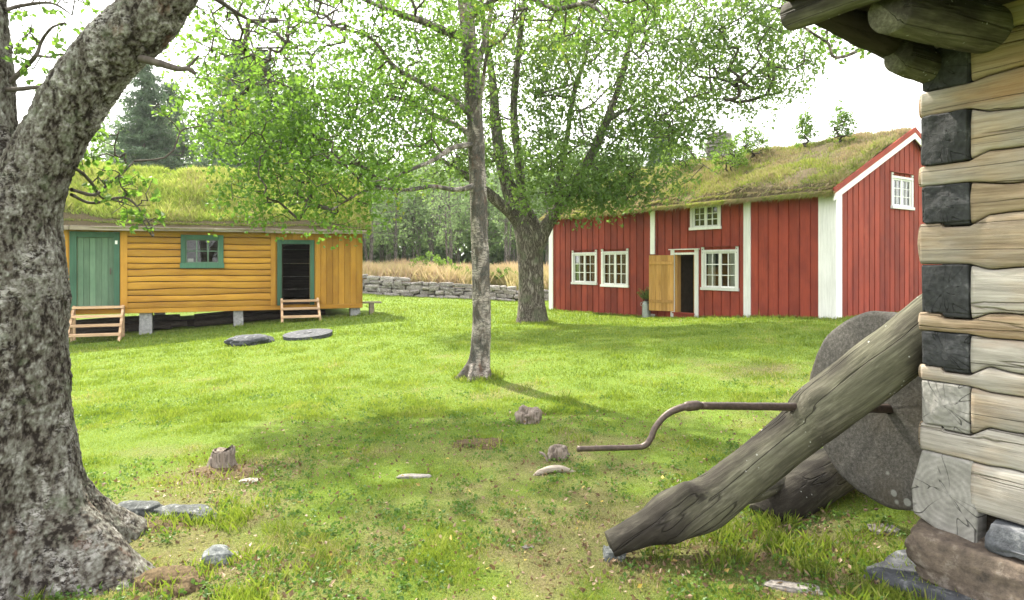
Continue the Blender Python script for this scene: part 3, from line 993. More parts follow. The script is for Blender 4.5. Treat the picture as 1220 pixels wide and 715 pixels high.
def clad(T, u0, u1, pitch, ztop, holes, zb=ZB, gr=.035, deep=.028, name='wall', mat=None, par=None):
    """vertical boards with narrow shadow grooves, cut round the openings"""
    mb = MB(T)
    n = max(1, round((u1 - u0) / pitch)); p = (u1 - u0) / n
    def piece(a, b, v0, v1, r):
        cuts = sorted((h[2], h[3]) for h in holes if h[0] < (a + b) / 2 < h[1])
        z = zb
        for lo, hi in cuts:
            if lo > z: mb.box(a, b, v0, v1, z, lo, r)
            z = max(z, hi)
        ta, tb = ztop(a), ztop(b)
        if min(ta, tb) > z:
            mb.box(a, b, v0, v1, z, ta, r, (ta, tb))
    for k in range(n):
        a = u0 + k * p; r = random.random()
        es = sorted({a, a + p - gr} | {h[e] for h in holes for e in (0, 1) if a < h[e] < a + p - gr})
        for e0, e1 in zip(es[:-1], es[1:]):
            piece(e0, e1, -.02, deep + random.uniform(-.003, .003), r)
        es = sorted({a + p - gr, a + p} | {h[e] for h in holes for e in (0, 1) if a + p - gr < h[e] < a + p})
        for e0, e1 in zip(es[:-1], es[1:]):
            piece(e0, e1, -.02, .001, r)
    return mb.build(name, mat or M['red'], par, bevel=.003)

win_px = [(683, 712, 298, 338.5), (718, 749.5, 296.5, 341.5), (837.7, 880.5, 294, 345.5)]
wins = []
for a, b, t, bt in win_px:
    m = (a + b) / 2
    wins.append((su(a) + .07, su(b) - .07, sz(m, bt) + .06, sz(m, t) - .14))
UW = (su(824.5) + .06, su(859) - .06, sz(841, 273) + .06, sz(841, 243.5) - .05)
DOOR = (su(805), su(829), sz(817, 381), sz(817, 303.5))
GW = (gu(1060.5) + .06, gu(1085) - .06, gz_(1072, 248.5) + .05, gz_(1072, 208) - .12)
flat = lambda u: ZE
gab = lambda u: ZE + RISE * (1 - abs(u - RD / 2) / (RD / 2))
clad(FRONT, 0, RLEN, .288, flat, wins + [UW, DOOR], par=red)
clad(GABLE, 0, RD, .25, gab, [GW], par=red)
clad(BACKR, 0, RLEN, .288, flat, [], par=red)
clad(GABLL, 0, RD, .25, gab, [], par=red)

mb = MB()
def inner(T, u0, u1, ztop, holes):
    us = sorted({u0, u1} | {h[e] for h in holes for e in (0, 1)} | ({RD / 2} if ztop is gab else set()))
    sv, mb.T = mb.T, T
    for a, b in zip(us[:-1], us[1:]):
        cuts = sorted((h[2], h[3]) for h in holes if h[0] < (a + b) / 2 < h[1]); z = ZB
        for lo, hi in cuts:
            mb.box(a, b, -.14, -.022, z, lo); z = hi
        mb.box(a, b, -.14, -.022, z, 0, None, (ztop(a), ztop(b)))
    mb.T = sv
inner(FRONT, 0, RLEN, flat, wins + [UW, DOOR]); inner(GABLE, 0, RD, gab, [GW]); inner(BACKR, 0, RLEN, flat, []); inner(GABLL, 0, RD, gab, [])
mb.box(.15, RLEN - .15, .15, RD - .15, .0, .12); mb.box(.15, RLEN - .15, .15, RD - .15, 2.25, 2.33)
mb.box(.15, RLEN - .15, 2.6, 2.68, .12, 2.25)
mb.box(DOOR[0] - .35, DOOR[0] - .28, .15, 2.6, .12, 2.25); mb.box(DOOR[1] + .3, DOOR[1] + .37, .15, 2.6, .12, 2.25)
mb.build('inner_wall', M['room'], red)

# white corner boards and pilasters
for a, b in ((653.5, 660), (776.2, 781.5), (887.3, 895.6), (976.5, 995)):
    mb = MB(FRONT)
    ua, ub = su(a), su(b)
    if a > 970: ub = RLEN + .055
    if a < 660: ua = -.05
    if 770 < a < 780:
        mb.box(ua, ub, .03, .062, ZB, sz(778, 372) - .05)
        mb.build('pilaster', M['white'], red, bevel=.004)
        mb = MB(FRONT); mb.box(ua, ub, .03, .062, sz(778, 303), ZE)
    else:
        mb.box(ua, ub, .03, .06, ZB, ZE)
    mb.build('corner_board' if (a > 970 or a < 660) else 'pilaster', M['white'], red, bevel=.004)
mb = MB(GABLE); mb.box(-.055, .20, .032, .06, ZB, ZE + .05); mb.build('corner_board', M['white'], red, bevel=.004)
mb = MB(GABLE); mb.box(RD - .2, RD + .055, .032, .06, ZB, ZE + .05); mb.build('corner_board', M['white'], red, bevel=.004)
mb = MB(FRONT); mb.box(-.06, RLEN + .04, .03, .075, -.30, -.16); mb.build('sill_board', M['red'], red, bevel=.004)

def window(T, w, cols, rows, par, header=True, curtain=False, mat='white', case=.085, sash_n=2):
    a, b, z0, z1 = w
    mb = MB(T)
    hd = .11 if header else 0
    mb.box(a - case, a, .03, .062, z0 - .01, z1 + hd + .03)
    mb.box(b, b + case, .03, .062, z0 - .01, z1 + hd + .03)
    mb.box(a - .001, b + .001, .028, .058, z1, z1 + .06)
    mb.box(a - case - .02, b + case + .02, .03, .09, z0 - .075, z0)
    if not header: mb.box(a - case, b + case, .026, .056, z1 + .055, z1 + .075)
    fr = mb.build('window', M[mat], par, bevel=.004)
    if header:
        m2 = MB(T)
        m2.box(a - case - .035, b + case + .035, .03, .10, z1 + hd + .03, z1 + hd + .052)
        m2.build('cornice', M['red'] if mat == 'white' else M[mat], fr, bevel=.003)
        for e in (a - case * .5, b + case * .5):       # the little carved ends of the casing
            V, F = tube([T(e, .055, z1 + hd - .035), T(e, .070, z1 + hd - .035)], [.016, .016], 3, 10)
            m3 = MB(); m3.arr(V, F); m3.build('boss', M['dark_wood'], fr)
            V, F = tube([T(e, .055, z1 - .02), T(e, .068, z1 - .02)], [.011, .011], 3, 10)
            m3 = MB(); m3.arr(V, F); m3.build('boss', M['dark_wood'], fr)
    sw = (b - a) / sash_n
    for k in range(sash_n):
        s0, s1 = a + k * sw, a + (k + 1) * sw
        m4 = MB(T); f = .045
        m4.box(s0, s0 + f, -.01, .03, z0, z1); m4.box(s1 - f, s1, -.01, .03, z0, z1)
        m4.box(s0 + f, s1 - f, -.008, .028, z0, z0 + f); m4.box(s0 + f, s1 - f, -.008, .028, z1 - f, z1)
        for c in range(1, cols):
            u = s0 + f + (s1 - s0 - 2 * f) * c / cols; m4.box(u - .011, u + .011, -.004, .024, z0 + f, z1 - f)
        for r in range(1, rows):
            z = z0 + f + (z1 - z0 - 2 * f) * r / rows; m4.box(s0 + f, s1 - f, -.002, .021, z - .011, z + .011)
        m4.build('sash', M[mat], fr, bevel=.003)
        m5 = MB(T); m5.box(s0 + f * .8, s1 - f * .8, .004, .008, z0 + f * .8, z1 - f * .8); m5.build('pane', M['glass'], fr)
        if curtain:
            # gathered cloth hanging inside
            m6 = MB(T); nn = 26
            c0, c1 = (s0 + .03, s0 + (s1 - s0) * (.75 if curtain == 2 else .55)) if k == 0 else (s0 + (s1 - s0) * (.3 if curtain == 2 else .45), s1 - .03)
            us = np.linspace(c0, c1, nn); vs = -.09 + .018 * np.sin(np.linspace(0, 26, nn) + k)
            for q in range(nn - 1):
                m6.add([(us[q], vs[q], z0), (us[q + 1], vs[q + 1], z0), (us[q + 1], vs[q + 1], z1), (us[q], vs[q], z1)], [(0, 1, 2, 3)], .5)
            m6.build('curtain', M['curtain'], fr, smooth=True)
    return fr

window(FRONT, wins[0], 2, 3, red, True, 1)
window(FRONT, wins[1], 2, 3, red, True, 2)
window(FRONT, wins[2], 2, 3, red, True, 1)
window(FRONT, UW, 2, 3, red, False, 0)
window(GABLE, GW, 2, 3, red, True, 1)

# door surround, threshold and the leaf swung open to the left
a, b, z0, z1 = DOOR
mb = MB(FRONT)
mb.box(a - .14, a - .0, .03, .066, ZB, z1 + .0); mb.box(b, b + .13, .03, .066, ZB, z1 + .14); mb.box(a - .14, a, .03, .066, z1, z1 + .14)
mb.box(a - .0, b + .0, .028, .060, z1, z1 + .06)
mb.box(a - .18, b + .17, .03, .11, z1 + .14, z1 + .165)
dfm = mb.build('door_frame', M['white'], red, bevel=.004)
mb = MB(FRONT); mb.box(a, b, .03, .05, z1 + .062, z1 + .138); mb.build('frieze', M['red'], dfm)
mb = MB(FRONT); mb.box(a, b, -.14, .10, -.10, z0 + .17); mb.box(a - .02, b + .02, -.10, .14, z0 + .17, z0 + .20); mb.build('threshold', M['red'], red, bevel=.004)
mb = MB(FRONT)
mb.box(a, a + .07, -.14, .03, z0 + .2, z1); mb.box(b - .05, b, -.14, .03, z0 + .2, z1)
mb.build('door_lining', M['door_wood'], red)
dw = b - a + .02
th = D2R(158)
def DL(u, v, z):      # leaf frame: hinge at (a, .07)
    return FRONT(a - .005 + u * math.cos(th) + v * math.sin(th), .07 + u * math.sin(th) - v * math.cos(th), z)
mb = MB(DL)
for k in range(4):
    mb.box(dw * k / 4 + .002, dw * (k + 1) / 4 - .002, -.02, .02, z0 + .22, z1 - .01)
leaf = mb.build('door', M['door_wood'], red, bevel=.003)
mb = MB(DL)
for zz in (z0 + .45, z1 - .28):
    for v_ in (.021, -.05):
        mb = MB(DL); mb.box(.03, dw - .03, v_, v_ + .029, zz, zz + .09); mb.build('ledge', M['door_wood'], leaf, bevel=.006)
mb = MB(DL); mb.box(dw - .10, dw - .06, -.07, -.03, z0 + 1.0, z0 + 1.12); mb.box(dw - .095, dw - .065, -.09, -.07, z0 + .97, z0 + 1.15); mb.build('handle', M['iron'], leaf, bevel=.004)

# ---- turf roofs
def roof(par, T, u0, u1, depth, ze, rise, oh, og, seed, name='sod_roof', thick=.16, grass=60000, gl=(.10, .28), mats=('turf', 'grass'), fringe=1.0, lump=.10, bark=True, split=.6):
    sl = rise / (depth / 2)
    # roof boards
    mb = MB(T)
    for s in (0, 1):
        f = (lambda y: y) if s == 0 else (lambda y: depth - y)
        A = [(u0 - og, f(-oh), ze - oh * sl), (u1 + og, f(-oh), ze - oh * sl), (u1 + og, f(depth / 2), ze + rise), (u0 - og, f(depth / 2), ze + rise)]
        B = [(p[0], p[1], p[2] + .06) for p in A]
        mb.add(A + B, [(0, 1, 2, 3), (4, 5, 6, 7), (0, 1, 5, 4), (1, 2, 6, 5), (2, 3, 7, 6), (3, 0, 4, 7)])
    rf = mb.build('roof', M['dark_wood'], par)
    # lumpy sod over both slopes
    nu, nv = int((u1 - u0 + 2 * og) / .08), 2 * int((depth / 2 + oh) / .08)
    uu = np.linspace(u0 - og + .02, u1 + og - .02, nu); vv = np.linspace(-oh - .03, depth + oh + .03, nv)
    U, Vv = np.meshgrid(uu, vv)
    dd = np.minimum(Vv, depth - Vv)
    zb = ze + dd * sl + .061
    rnd_ridge = .10 * np.exp(-((Vv - depth / 2) / .35) ** 2)
    edge = sstep(0, .16, np.minimum(np.minimum(U - uu[0], uu[-1] - U), dd + oh + .03))
    n = fbm(np.stack([U.ravel() * 1.1, Vv.ravel() * 1.1, np.full(U.size, seed)], 1), 4, seed).reshape(U.shape)
    n2 = fbm(np.stack([U.ravel() * 6, Vv.ravel() * 6, np.full(U.size, seed)], 1), 3, seed + 3).reshape(U.shape)
    top = zb - rnd_ridge + (thick + lump * (n - .5) * 2.4 + .05 * (n2 - .5) * 2) * edge
    top = np.maximum(top, zb + .001 - rnd_ridge * 0)
    V1 = np.array([T(*p) for p in zip(U.ravel(), Vv.ravel(), top.ravel())])
    i = np.arange(nv - 1)[:, None] * nu; j = np.arange(nu - 1)[None, :]
    F1 = np.stack([i + j, i + j + 1, i + nu + j + 1, i + nu + j], -1).reshape(-1, 4)
    sod = fast('sod', V1, F1, M['soil'], rf, smooth=True)
    # blades
    rng = np.random.default_rng(seed)
    for mt, frac in zip(mats, (split, 1 - split)):
        m = int(grass * frac)
        u = rng.uniform(uu[0], uu[-1], m); v = rng.uniform(-oh - .03, depth / 2 + .3, m)
        ed = rng.uniform(0, 1, m) < .30
        v = np.where(ed, -oh - .05 + rng.exponential(.05, m), v)
        ed2 = rng.uniform(0, 1, m) < .06
        u = np.where(ed2, uu[-1] - rng.exponential(.06, m), u)
        cl = fbm(np.stack([u * 1.6, v * 1.6, np.full(m, seed + 1.0 + len(mt))], 1), 3, seed + 8 + len(mt))
        kp = (rng.uniform(0, 1, m) < sstep(.33, .6, cl) + .15) | (ed & (mt != 'grass'))
        u, v, cl = u[kp], v[kp], cl[kp]
        ui = np.clip(((u - uu[0]) / (uu[-1] - uu[0]) * (nu - 1)).astype(int), 0, nu - 1)
        vi = np.clip(((v - vv[0]) / (vv[-1] - vv[0]) * (nv - 1)).astype(int), 0, nv - 1)
        z = top[vi, ui] - .01
        h = rng.uniform(gl[0], gl[1], len(u)) * (.5 + cl)
        h = h * (1 - (1 - fringe) * .7 * sstep(.3, 0, v + oh))
        P = np.column_stack([u, v, z])
        near = sstep(.25, -.05, v + oh)
        dr_ = np.zeros((len(u), 3)); dr_[:, 1] = -near * h * (.35 + .2 * fringe); dr_[:, 2] = -near * h * (.5 + fringe * (.5 + .9 * rng.uniform(0, 1, len(u))))
        V2, F2 = blades(P, h, .008 + rng.uniform(0, .006, len(u)), .8, rng, droop=dr_)
        V2 = np.array([T(*p) for p in V2])
        fast('roof_grass', V2, F2, M[mt], rf, attrs={'rnd': np.clip(rng.uniform(0, 1, len(u)) * .7 + (cl - .5) * 1.2 + .15, 0, 1)})
    # ragged turf fringe hanging over the eave
    m = int(9000 * fringe) + 200
    if fringe > .5:
        u = rng.uniform(uu[0], uu[-1], m)
        sag = fbm(np.column_stack([u * 1.5, np.zeros(m), np.zeros(m)]), 3, seed + 31)
        ui = np.clip(((u - uu[0]) / (uu[-1] - uu[0]) * (nu - 1)).astype(int), 0, nu - 1)
        t = rng.uniform(0, 1, m)
        v = -oh - .03 + t * .22
        vi = np.clip(((v - vv[0]) / (vv[-1] - vv[0]) * (nv - 1)).astype(int), 0, nv - 1)
        P = np.column_stack([u, v - .01, top[vi, ui] - .005])
        h = rng.uniform(.06, .15, m) * (.6 + 1.0 * sag)
        dr_ = np.zeros((m, 3)); dr_[:, 1] = -h * rng.uniform(.3, .8, m); dr_[:, 2] = -h * rng.uniform(1.1, 2.1, m)
        V2, F2 = blades(P, h, .012 + rng.uniform(0, .008, m), .7, rng, droop=dr_)
        V2 = np.array([T(*p) for p in V2])
        fast('roof_grass', V2, F2, M['rust_straw'], rf, attrs={'rnd': np.clip(.45 + rng.normal(size=m) * .25, 0, 1)})
    return rf

IDT = lambda u, v, z: (u, v, z)
rroof = roof(red, IDT, 0, RLEN, RD, ZE, RISE, .28, .14, 4, grass=210000, gl=(.05, .15), mats=('rust_straw', 'grass'), lump=.13, split=.42, thick=.15)
# bargeboards on the near gable: white under red
sl = RISE / (RD / 2)
for s in (0, 1):
    y_ = (lambda t: t) if s == 0 else (lambda t: RD - t)
    for nm, mt, lo, hi, v0, v1 in (('bargeboard', 'white', -.17, -.01, .14, .17), ('bargeboard', 'red', -.012, .13, .142, .18)):
        mb = MB()
        q = [(-.34, ZE - .34 * sl), (RD / 2, ZE + RISE)]
        p = []
        for x in (RLEN + v0, RLEN + v1):
            for (yy, zz) in q:
                for dz in (lo, hi):
                    p.append((x, y_(yy), zz + dz))
        mb.add(p, [(0, 1, 3, 2), (4, 6, 7, 5), (0, 4, 5, 1), (2, 3, 7, 6), (0, 2, 6, 4), (1, 5, 7, 3)])
        mb.build(nm, M[mt], rroof, bevel=.004)
# chimney of thin slates
mb = MB()
cu = RLEN - 6.0
cz = ZE + RISE - .1
zz = cz
k = 0
while zz < ZE + RISE + .92:
    h = random.uniform(.035, .07)
    w = .30 + random.uniform(-.02, .02)
    xs = sorted([-w] + [random.uniform(-.2, .2)] + [w])
    for e in range(2):
        mb.box(cu + xs[e] + .004, cu + xs[e + 1] - .004, RD / 2 - w + random.uniform(-.015, .015), RD / 2 + w, zz, zz + h - .006)
    mb.box(cu - .27, cu + .27, RD / 2 - .27, RD / 2 + .27, zz + h - .008, zz + h + .002)
    zz += h
ch = mb.build('chimney', M['stone'], rroof, bevel=.006)

# milk can with a heather bunch beside the open door
pc = at(770, 377, 20.35)
zc = H(pc.x, pc.y)
can = root('milk_can', (pc.x, pc.y, zc), 'battered grey zinc can standing by the open ochre door', 'can')
V, F = tube([(0, 0, 0), (0, 0, .02), (0, 0, .36), (0, 0, .42), (0, 0, .46), (0, 0, .50)], [.12, .125, .125, .12, .09, .11], 24, 20)
mb = MB(); mb.arr(V, F); mb.build('body', M['zinc'], can, smooth=True)
for s in (-1, 1):
    V, F = tube([(s * .12, 0, .36), (s * .17, 0, .38), (s * .165, 0, .45), (s * .10, 0, .46)], [.008] * 4, 12, 6)
    mb = MB(); mb.arr(V, F); mb.build('handle', M['zinc'], can, smooth=True)
rngp = np.random.default_rng(8)
hv = root('heather_bunch', (pc.x, pc.y, zc + .48), 'feathery green heather bunch spilling out of the zinc can', 'plant')
sg, LPs = [], []
for k in range(46):
    a_ = rngp.uniform(0, 6.28); r_ = rngp.uniform(.05, .42); hh = rngp.uniform(.18, .50)
    e_ = np.array([math.cos(a_) * r_ + .12, math.sin(a_) * r_ * .6, hh * (1.1 - r_)])
    V, F = tube([(0, 0, -.06), (e_[0] * .4, e_[1] * .4, e_[2] * .7), e_], [.004, .003, .0015], 8, 4)
    sg.append((V, F))
    for t in np.linspace(.4, 1, 16):
        LPs.append(e_ * t + rngp.normal(size=3) * .012)
V, F = join(sg); fast('stem', V, F, M['twig'], hv)
V, F = leaves(np.repeat(np.array(LPs), 4, 0), .045, .010, rngp, -.4)
fast('foliage', V, F, M['leaf_dark'], hv, attrs={'rnd': rngp.uniform(.1, 1, len(F))})

# what one sees through the open door: a bench with an enamel bucket
def loc_red(u, v, z): return (RO.x + RL.x * u + RI.x * v, RO.y + RL.y * u + RI.y * v, z)
um = (DOOR[0] + DOOR[1]) / 2
bn = root('hall_bench', loc_red(um + .25, 1.6, .12), 'plain bench inside the open doorway of the red house', 'bench', rz=rz_red)
mb = MB(); mb.box(-.5, .5, -.18, .18, .62, .66); mb.build('seat', M['old_wood'], bn, bevel=.004)
for s in (-.42, .42):
    mb = MB(); mb.box(s - .03, s + .03, -.15, .15, 0, .62); mb.build('leg', M['old_wood'], bn, bevel=.004)
bk = root('bucket', loc_red(um - .02, 1.15, .12), 'pale enamel bucket on the floor inside the open doorway', 'bucket')
V, F = tube([(0, 0, 0), (0, 0, .02), (0, 0, .30), (0, 0, .31)], [.10, .115, .15, .155], 14, 20)
mb = MB(); mb.arr(V, F); mb.build('body', M['enamel'], bk, smooth=True)
V, F = tube([(-.15, 0, .29), (-.1, .05, .40), (.1, .05, .40), (.15, 0, .29)], [.005] * 4, 14, 6)
mb = MB(); mb.arr(V, F); mb.build('handle', M['iron'], bk, smooth=True)

# ============================================================ YELLOW HOUSE
rz_y = math.atan2(YD.y, YD.x)
yel = root('storehouse', (YO.x, YO.y, 0), 'low ochre timber storehouse on stone posts with a grassy turf roof', 'storehouse', rz=rz_y)
def yu(px): return (FPX * YO.x - (px - CX) * YO.y) / ((px - CX) * YD.y - FPX * YD.x)
def yz(px, py): return EYE - (py - HY) / FPX * (YO.y + YD.y * yu(px))
YEND = yu(431)
YD_ = 4.4
YB, YE = .37, 2.74
YF = FRONT
D1 = (yu(92), yu(136), YB + .03, yz(114, 283))
D2 = (yu(335.5), yu(369), YB + .02, yz(350, 291))
W1 = (yu(221), yu(261), yz(240, 313.5), yz(240, 285))
yf = lambda u: YE
V_ = dict(gr=.012, deep=.022, mat=M['ochre_v'], par=yel, zb=YB)
clad(YF, 0, yu(152), .15, yf, [D1], **V_)
clad(YF, yu(375), YEND, .17, yf, [], **V_)
clad(YF, yu(322.5), yu(375), .16, yf, [D2], **V_)
# horizontal split logs between
def split_logs(T, u0, u1, z0, z1, holes, par, seed, name='wall', mat=None):
    rng = np.random.default_rng(seed)
    n = round((z1 - z0) / .185)
    mb = MB(T)
    zs = [z0 + (z1 - z0) * k / n for k in range(n + 1)]
    nu = int((u1 - u0) / .08)
    us = np.linspace(u0, u1, nu)
    ed = []
    for k in range(n + 1):
        amp = .028 if 0 < k < n else 0
        ed.append(zs[k] + amp * 2 * (fbm(np.column_stack([us * .55 + seed, np.full(nu, k * 5.3), np.zeros(nu)]), 3, k + seed) - .5) * 1.6)
    prof = [(-.02, 0.0), (.018, .015), (.034, .08), (.042, .35), (.042, .68), (.034, .90), (.014, .985), (-.02, 1.0)]
    for k in range(n):
        r = rng.uniform(0, 1)
        bulge = .85 + .35 * rng.uniform()
        gap = .008 + .012 * fbm(np.column_stack([us * 1.3, np.full(nu, k * 3.1), np.zeros(nu)]), 2, k)
        vv, ff = [], []
        for i_ in range(nu):
            lo = ed[k][i_]; hi = ed[k + 1][i_] - gap[i_]
            for (v, t) in prof:
                vv.append((us[i_], v * bulge, lo + (hi - lo) * t))
        m = len(prof)
        for i_ in range(nu - 1):
            um_ = (us[i_] + us[i_ + 1]) / 2; zm = (ed[k][i_] + ed[k + 1][i_]) / 2
            if any(h[0] - .03 < um_ < h[1] + .03 and h[2] - .05 < zm < h[3] + .05 for h in holes): continue
            for q in range(m - 1):
                ff.append((i_ * m + q, (i_ + 1) * m + q, (i_ + 1) * m + q + 1, i_ * m + q + 1))
        ff.append(tuple(range(m))); ff.append(tuple((nu - 1) * m + q for q in range(m)))
        mb.add(vv, ff, r)
    o = mb.build(name, mat or M['ochre'], par, smooth=False)
    # dark backing between the logs, cut for the holes
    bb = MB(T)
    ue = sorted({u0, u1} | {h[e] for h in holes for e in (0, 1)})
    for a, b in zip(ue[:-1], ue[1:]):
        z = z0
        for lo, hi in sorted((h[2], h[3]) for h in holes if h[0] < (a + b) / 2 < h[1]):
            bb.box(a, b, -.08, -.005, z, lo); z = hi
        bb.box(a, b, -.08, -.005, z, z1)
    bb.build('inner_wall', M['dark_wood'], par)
    return o
split_logs(YF, yu(152), yu(322.5), YB, YE, [W1], yel, 3)
# remaining walls: end wall boards; back wall of open slats behind the second doorway
clad(lambda u, v, z: (YEND + v, u, z), 0, YD_, .17, lambda u: YE + 1.55 * (1 - abs(u - YD_ / 2) / (YD_ / 2)), [], gr=.012, deep=.022, mat=M['ochre_v'], par=yel, zb=YB)
clad(lambda u, v, z: (-v, YD_ - u, z), 0, YD_, .17, lambda u: YE + 1.55 * (1 - abs(u - YD_ / 2) / (YD_ / 2)), [], gr=.012, deep=.022, mat=M['ochre_v'], par=yel, zb=YB)
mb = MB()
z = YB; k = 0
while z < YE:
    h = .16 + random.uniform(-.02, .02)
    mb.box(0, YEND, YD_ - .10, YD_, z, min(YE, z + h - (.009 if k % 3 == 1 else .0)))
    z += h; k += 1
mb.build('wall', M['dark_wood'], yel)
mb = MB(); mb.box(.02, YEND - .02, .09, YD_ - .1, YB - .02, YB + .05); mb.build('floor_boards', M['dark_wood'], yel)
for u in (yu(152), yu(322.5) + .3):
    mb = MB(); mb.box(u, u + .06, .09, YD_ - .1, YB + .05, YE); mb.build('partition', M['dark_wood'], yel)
for e0, e1, v0, v1 in ((yu(143.5), yu(152), .024, .05), (yu(322.3), yu(328), .06, .085)):
    mb = MB(YF); mb.box(e0, e1, v0, v1, YB, YE); mb.build('corner_board', M['ochre_v'], yel, bevel=.003)
mb = MB(YF); mb.box(-.02, YEND + .02, -.15, .03, YB - .13, YB - .002); mb.box(0, YEND, -YD_, -YD_ + .2, YB - .2, YB); mb.build('sill_beam', M['ochre'], yel, bevel=.01)
mb = MB(YF); mb.box(-.02, YEND + .02, .03, .075, YE - .10, YE - .0); mb.build('eave_board', M['ochre'], yel, bevel=.006)
# green door and frame
mb = MB(YF)
mb.box(D1[0] - .17, D1[0], .024, .075, YB, D1[3] + .16); mb.box(D1[1], D1[1] + .14, .024, .075, YB, D1[3] + .16); mb.box(D1[0], D1[1], .024, .070, D1[3], D1[3] + .155)
mb.build('door_frame', M['green_frame'], yel, bevel=.005)
mb = MB(YF)
nb_ = 6
for k in range(nb_):
    w_ = (D1[1] - D1[0]) / nb_
    mb.box(D1[0] + k * w_ + .003, D1[0] + (k + 1) * w_ - .003, -.03, .012 + random.uniform(-.002, .002), YB + .01, D1[3] - .005)
mb.box(D1[0], D1[1], -.04, -.032, YB, D1[3])
dr1 = mb.build('door', M['green_paint'], yel, bevel=.003)
mb = MB(YF); mb.box(D1[1] - .10, D1[1] - .07, .012, .03, YB + .95, YB + 1.13); mb.box(D1[1] - .098, D1[1] - .072, .03, .055, YB + 1.0, YB + 1.08); mb.build('handle', M['iron'], dr1, bevel=.003)
mb = MB(YF); mb.box(D1[1] + .03, D1[1] + .09, .076, .085, D1[3] - .18, D1[3] - .08); mb.build('notice', M['white'], yel)
mb = MB(YF)
mb.box(D2[0] - .13, D2[0], .024, .075, YB, D2[3] + .13); mb.box(D2[1], D2[1] + .13, .024, .075, YB, D2[3] + .13); mb.box(D2[0], D2[1], .024, .07, D2[3], D2[3] + .128)
mb.build('door_frame', M['green_frame'], yel, bevel=.005)
# green window of six panes
a, b, z0, z1 = W1
mb = MB(YF); c_ = .12
mb.box(a - c_, a, .05, .095, z0 - .14, z1 + .12); mb.box(b, b + c_, .05, .095, z0 - .14, z1 + .12)
mb.box(a, b, .05, .092, z1, z1 + .118); mb.box(a - c_ - .02, b + c_ + .02, .05, .105, z0 - .145, z0)
wf = mb.build('window', M['green_frame'], yel, bevel=.005)
mb = MB(YF)
mb.box(a, a + .035, .0, .05, z0, z1); mb.box(b - .035, b, .0, .05, z0, z1); mb.box(a + .035, b - .035, .002, .048, z0, z0 + .035); mb.box(a + .035, b - .035, .002, .048, z1 - .035, z1)
for c in (1, 2):
    u = a + (b - a) * c / 3; mb.box(u - .014, u + .014, .006, .044, z0 + .03, z1 - .03)
zm = (z0 + z1) / 2; mb.box(a + .03, b - .03, .009, .041, zm - .014, zm + .014)
mb.build('sash', M['green_paint'], wf, bevel=.003)
mb = MB(YF); mb.box(a + .02, b - .02, .016, .020, z0 + .02, z1 - .02); mb.build('pane', M['glass'], wf)
mb = MB(YF); mb.box(a + .05, a + .20, -.14, -.12, z0, z0 + .13); mb.build('curtain', M['curtain'], wf)
# underpinning stones
for pxa, pxb, pyb in ((165, 181, 398), (278, 290, 389), (418, 430, 376)):
    for (yy, dd_) in ((.10, 0), (YD_ - .2, 1)):
        uu_ = (yu(pxa) + yu(pxb)) / 2; ww = yu(pxb) - yu(pxa)
        gp = YO + YD * uu_ + Vector((-YD.y, YD.x, 0)) * yy
        gz0 = H(gp.x, gp.y)
        V, F = rock((0, 0, 0), (ww, .3, YB - gz0 + .1 - .05), int(pxa + yy * 10), 8, .86, .09)
        V = V + np.array([uu_, yy + .12, (YB - .13 + gz0 - .12) / 2])
        mb = MB(); mb.arr(V, F); mb.build('post', M['stone_post'], yel, smooth=False)
uu_ = 1.0
# roof (boards, sod, grass); a rough edge board at the eave
yroof = roof(yel, IDT, 0, YEND, YD_, YE + .05, 1.60, .34, .22, 12, grass=170000, gl=(.10, .28), mats=('turf', 'grass'), lump=.17, thick=.17, split=.60, fringe=.1)
mb = MB(YF)
u = -.25
while u < YEND + .2:
    l = random.uniform(1.1, 2.0); e = min(YEND + .22, u + l)
    zz = YE + .03 - .34 * 1.60 / (YD_ / 2) + .02
    mb.box(u, e - .01, .34 + random.uniform(0, .03), .42 + random.uniform(0, .02), zz - .02 + random.uniform(-.015, .015), zz + .09 + random.uniform(-.01, .02))
    u += l
mb.build('edge_log', M['old_wood'], yroof, bevel=.012)

# wooden steps
def steps(pxa, pxb, ytop, ybot, nt, run, label, back=True, seed=0):
    ua, ub = yu(pxa), yu(pxb)
    um_ = (ua + ub) / 2; w = ub - ua
    top = YO + YD * um_
    n_ = Vector((YD.y, -YD.x, 0))
    st = root('wooden_steps', (top.x, top.y, 0), label, 'steps', 'wooden steps at the storehouse doors', rz=rz_y)
    zt = yz((pxa + pxb) / 2, ytop)
    g = top + n_ * (run + .1); zb = H(g.x, g.y)
    y0 = .10
    for s in (-1, 1):
        x = s * (w / 2 - .03)
        mb = MB(); mb.beam((x, -y0, zt - .02), (x + s * .02, -y0 - run, zb - .02), .06, .12, (0, -1, .3)); mb.build('stringer', M['new_wood'], st, bevel=.004)
        if back:
            mb = MB(); mb.beam((x, -y0 - .03, zt - .03), (x, -y0 - .03, H(top.x, top.y) - .05), .07, .07, (0, 1, 0)); mb.build('leg', M['new_wood'], st, bevel=.004)
            mb = MB(); mb.beam((x * .99, -y0 - run * .42, (zt + zb) / 2 + .1), (x * .99, -y0 - run * .42, zb), .05, .05, (0, 1, 0)); mb.build('leg', M['new_wood'], st, bevel=.004)
    for k in range(nt):
        t = k / nt if back else (k + .15) / nt
        yk = -y0 - run * t; zk = zt + (zb - zt) * t
        mb = MB(); mb.box(-w / 2 + .0, w / 2 - .0, yk - .17, yk + .11, zk - .06, zk); mb.build('tread', M['new_wood'], st, bevel=.004)
    return st
steps(88, 149, 364.5, 411, 4, .95, 'pale new wooden steps with four treads below the closed green door')
steps(334, 379, 355.5, 384, 3, .55, 'short brownish wooden steps leading up to the open dark doorway', back=False)

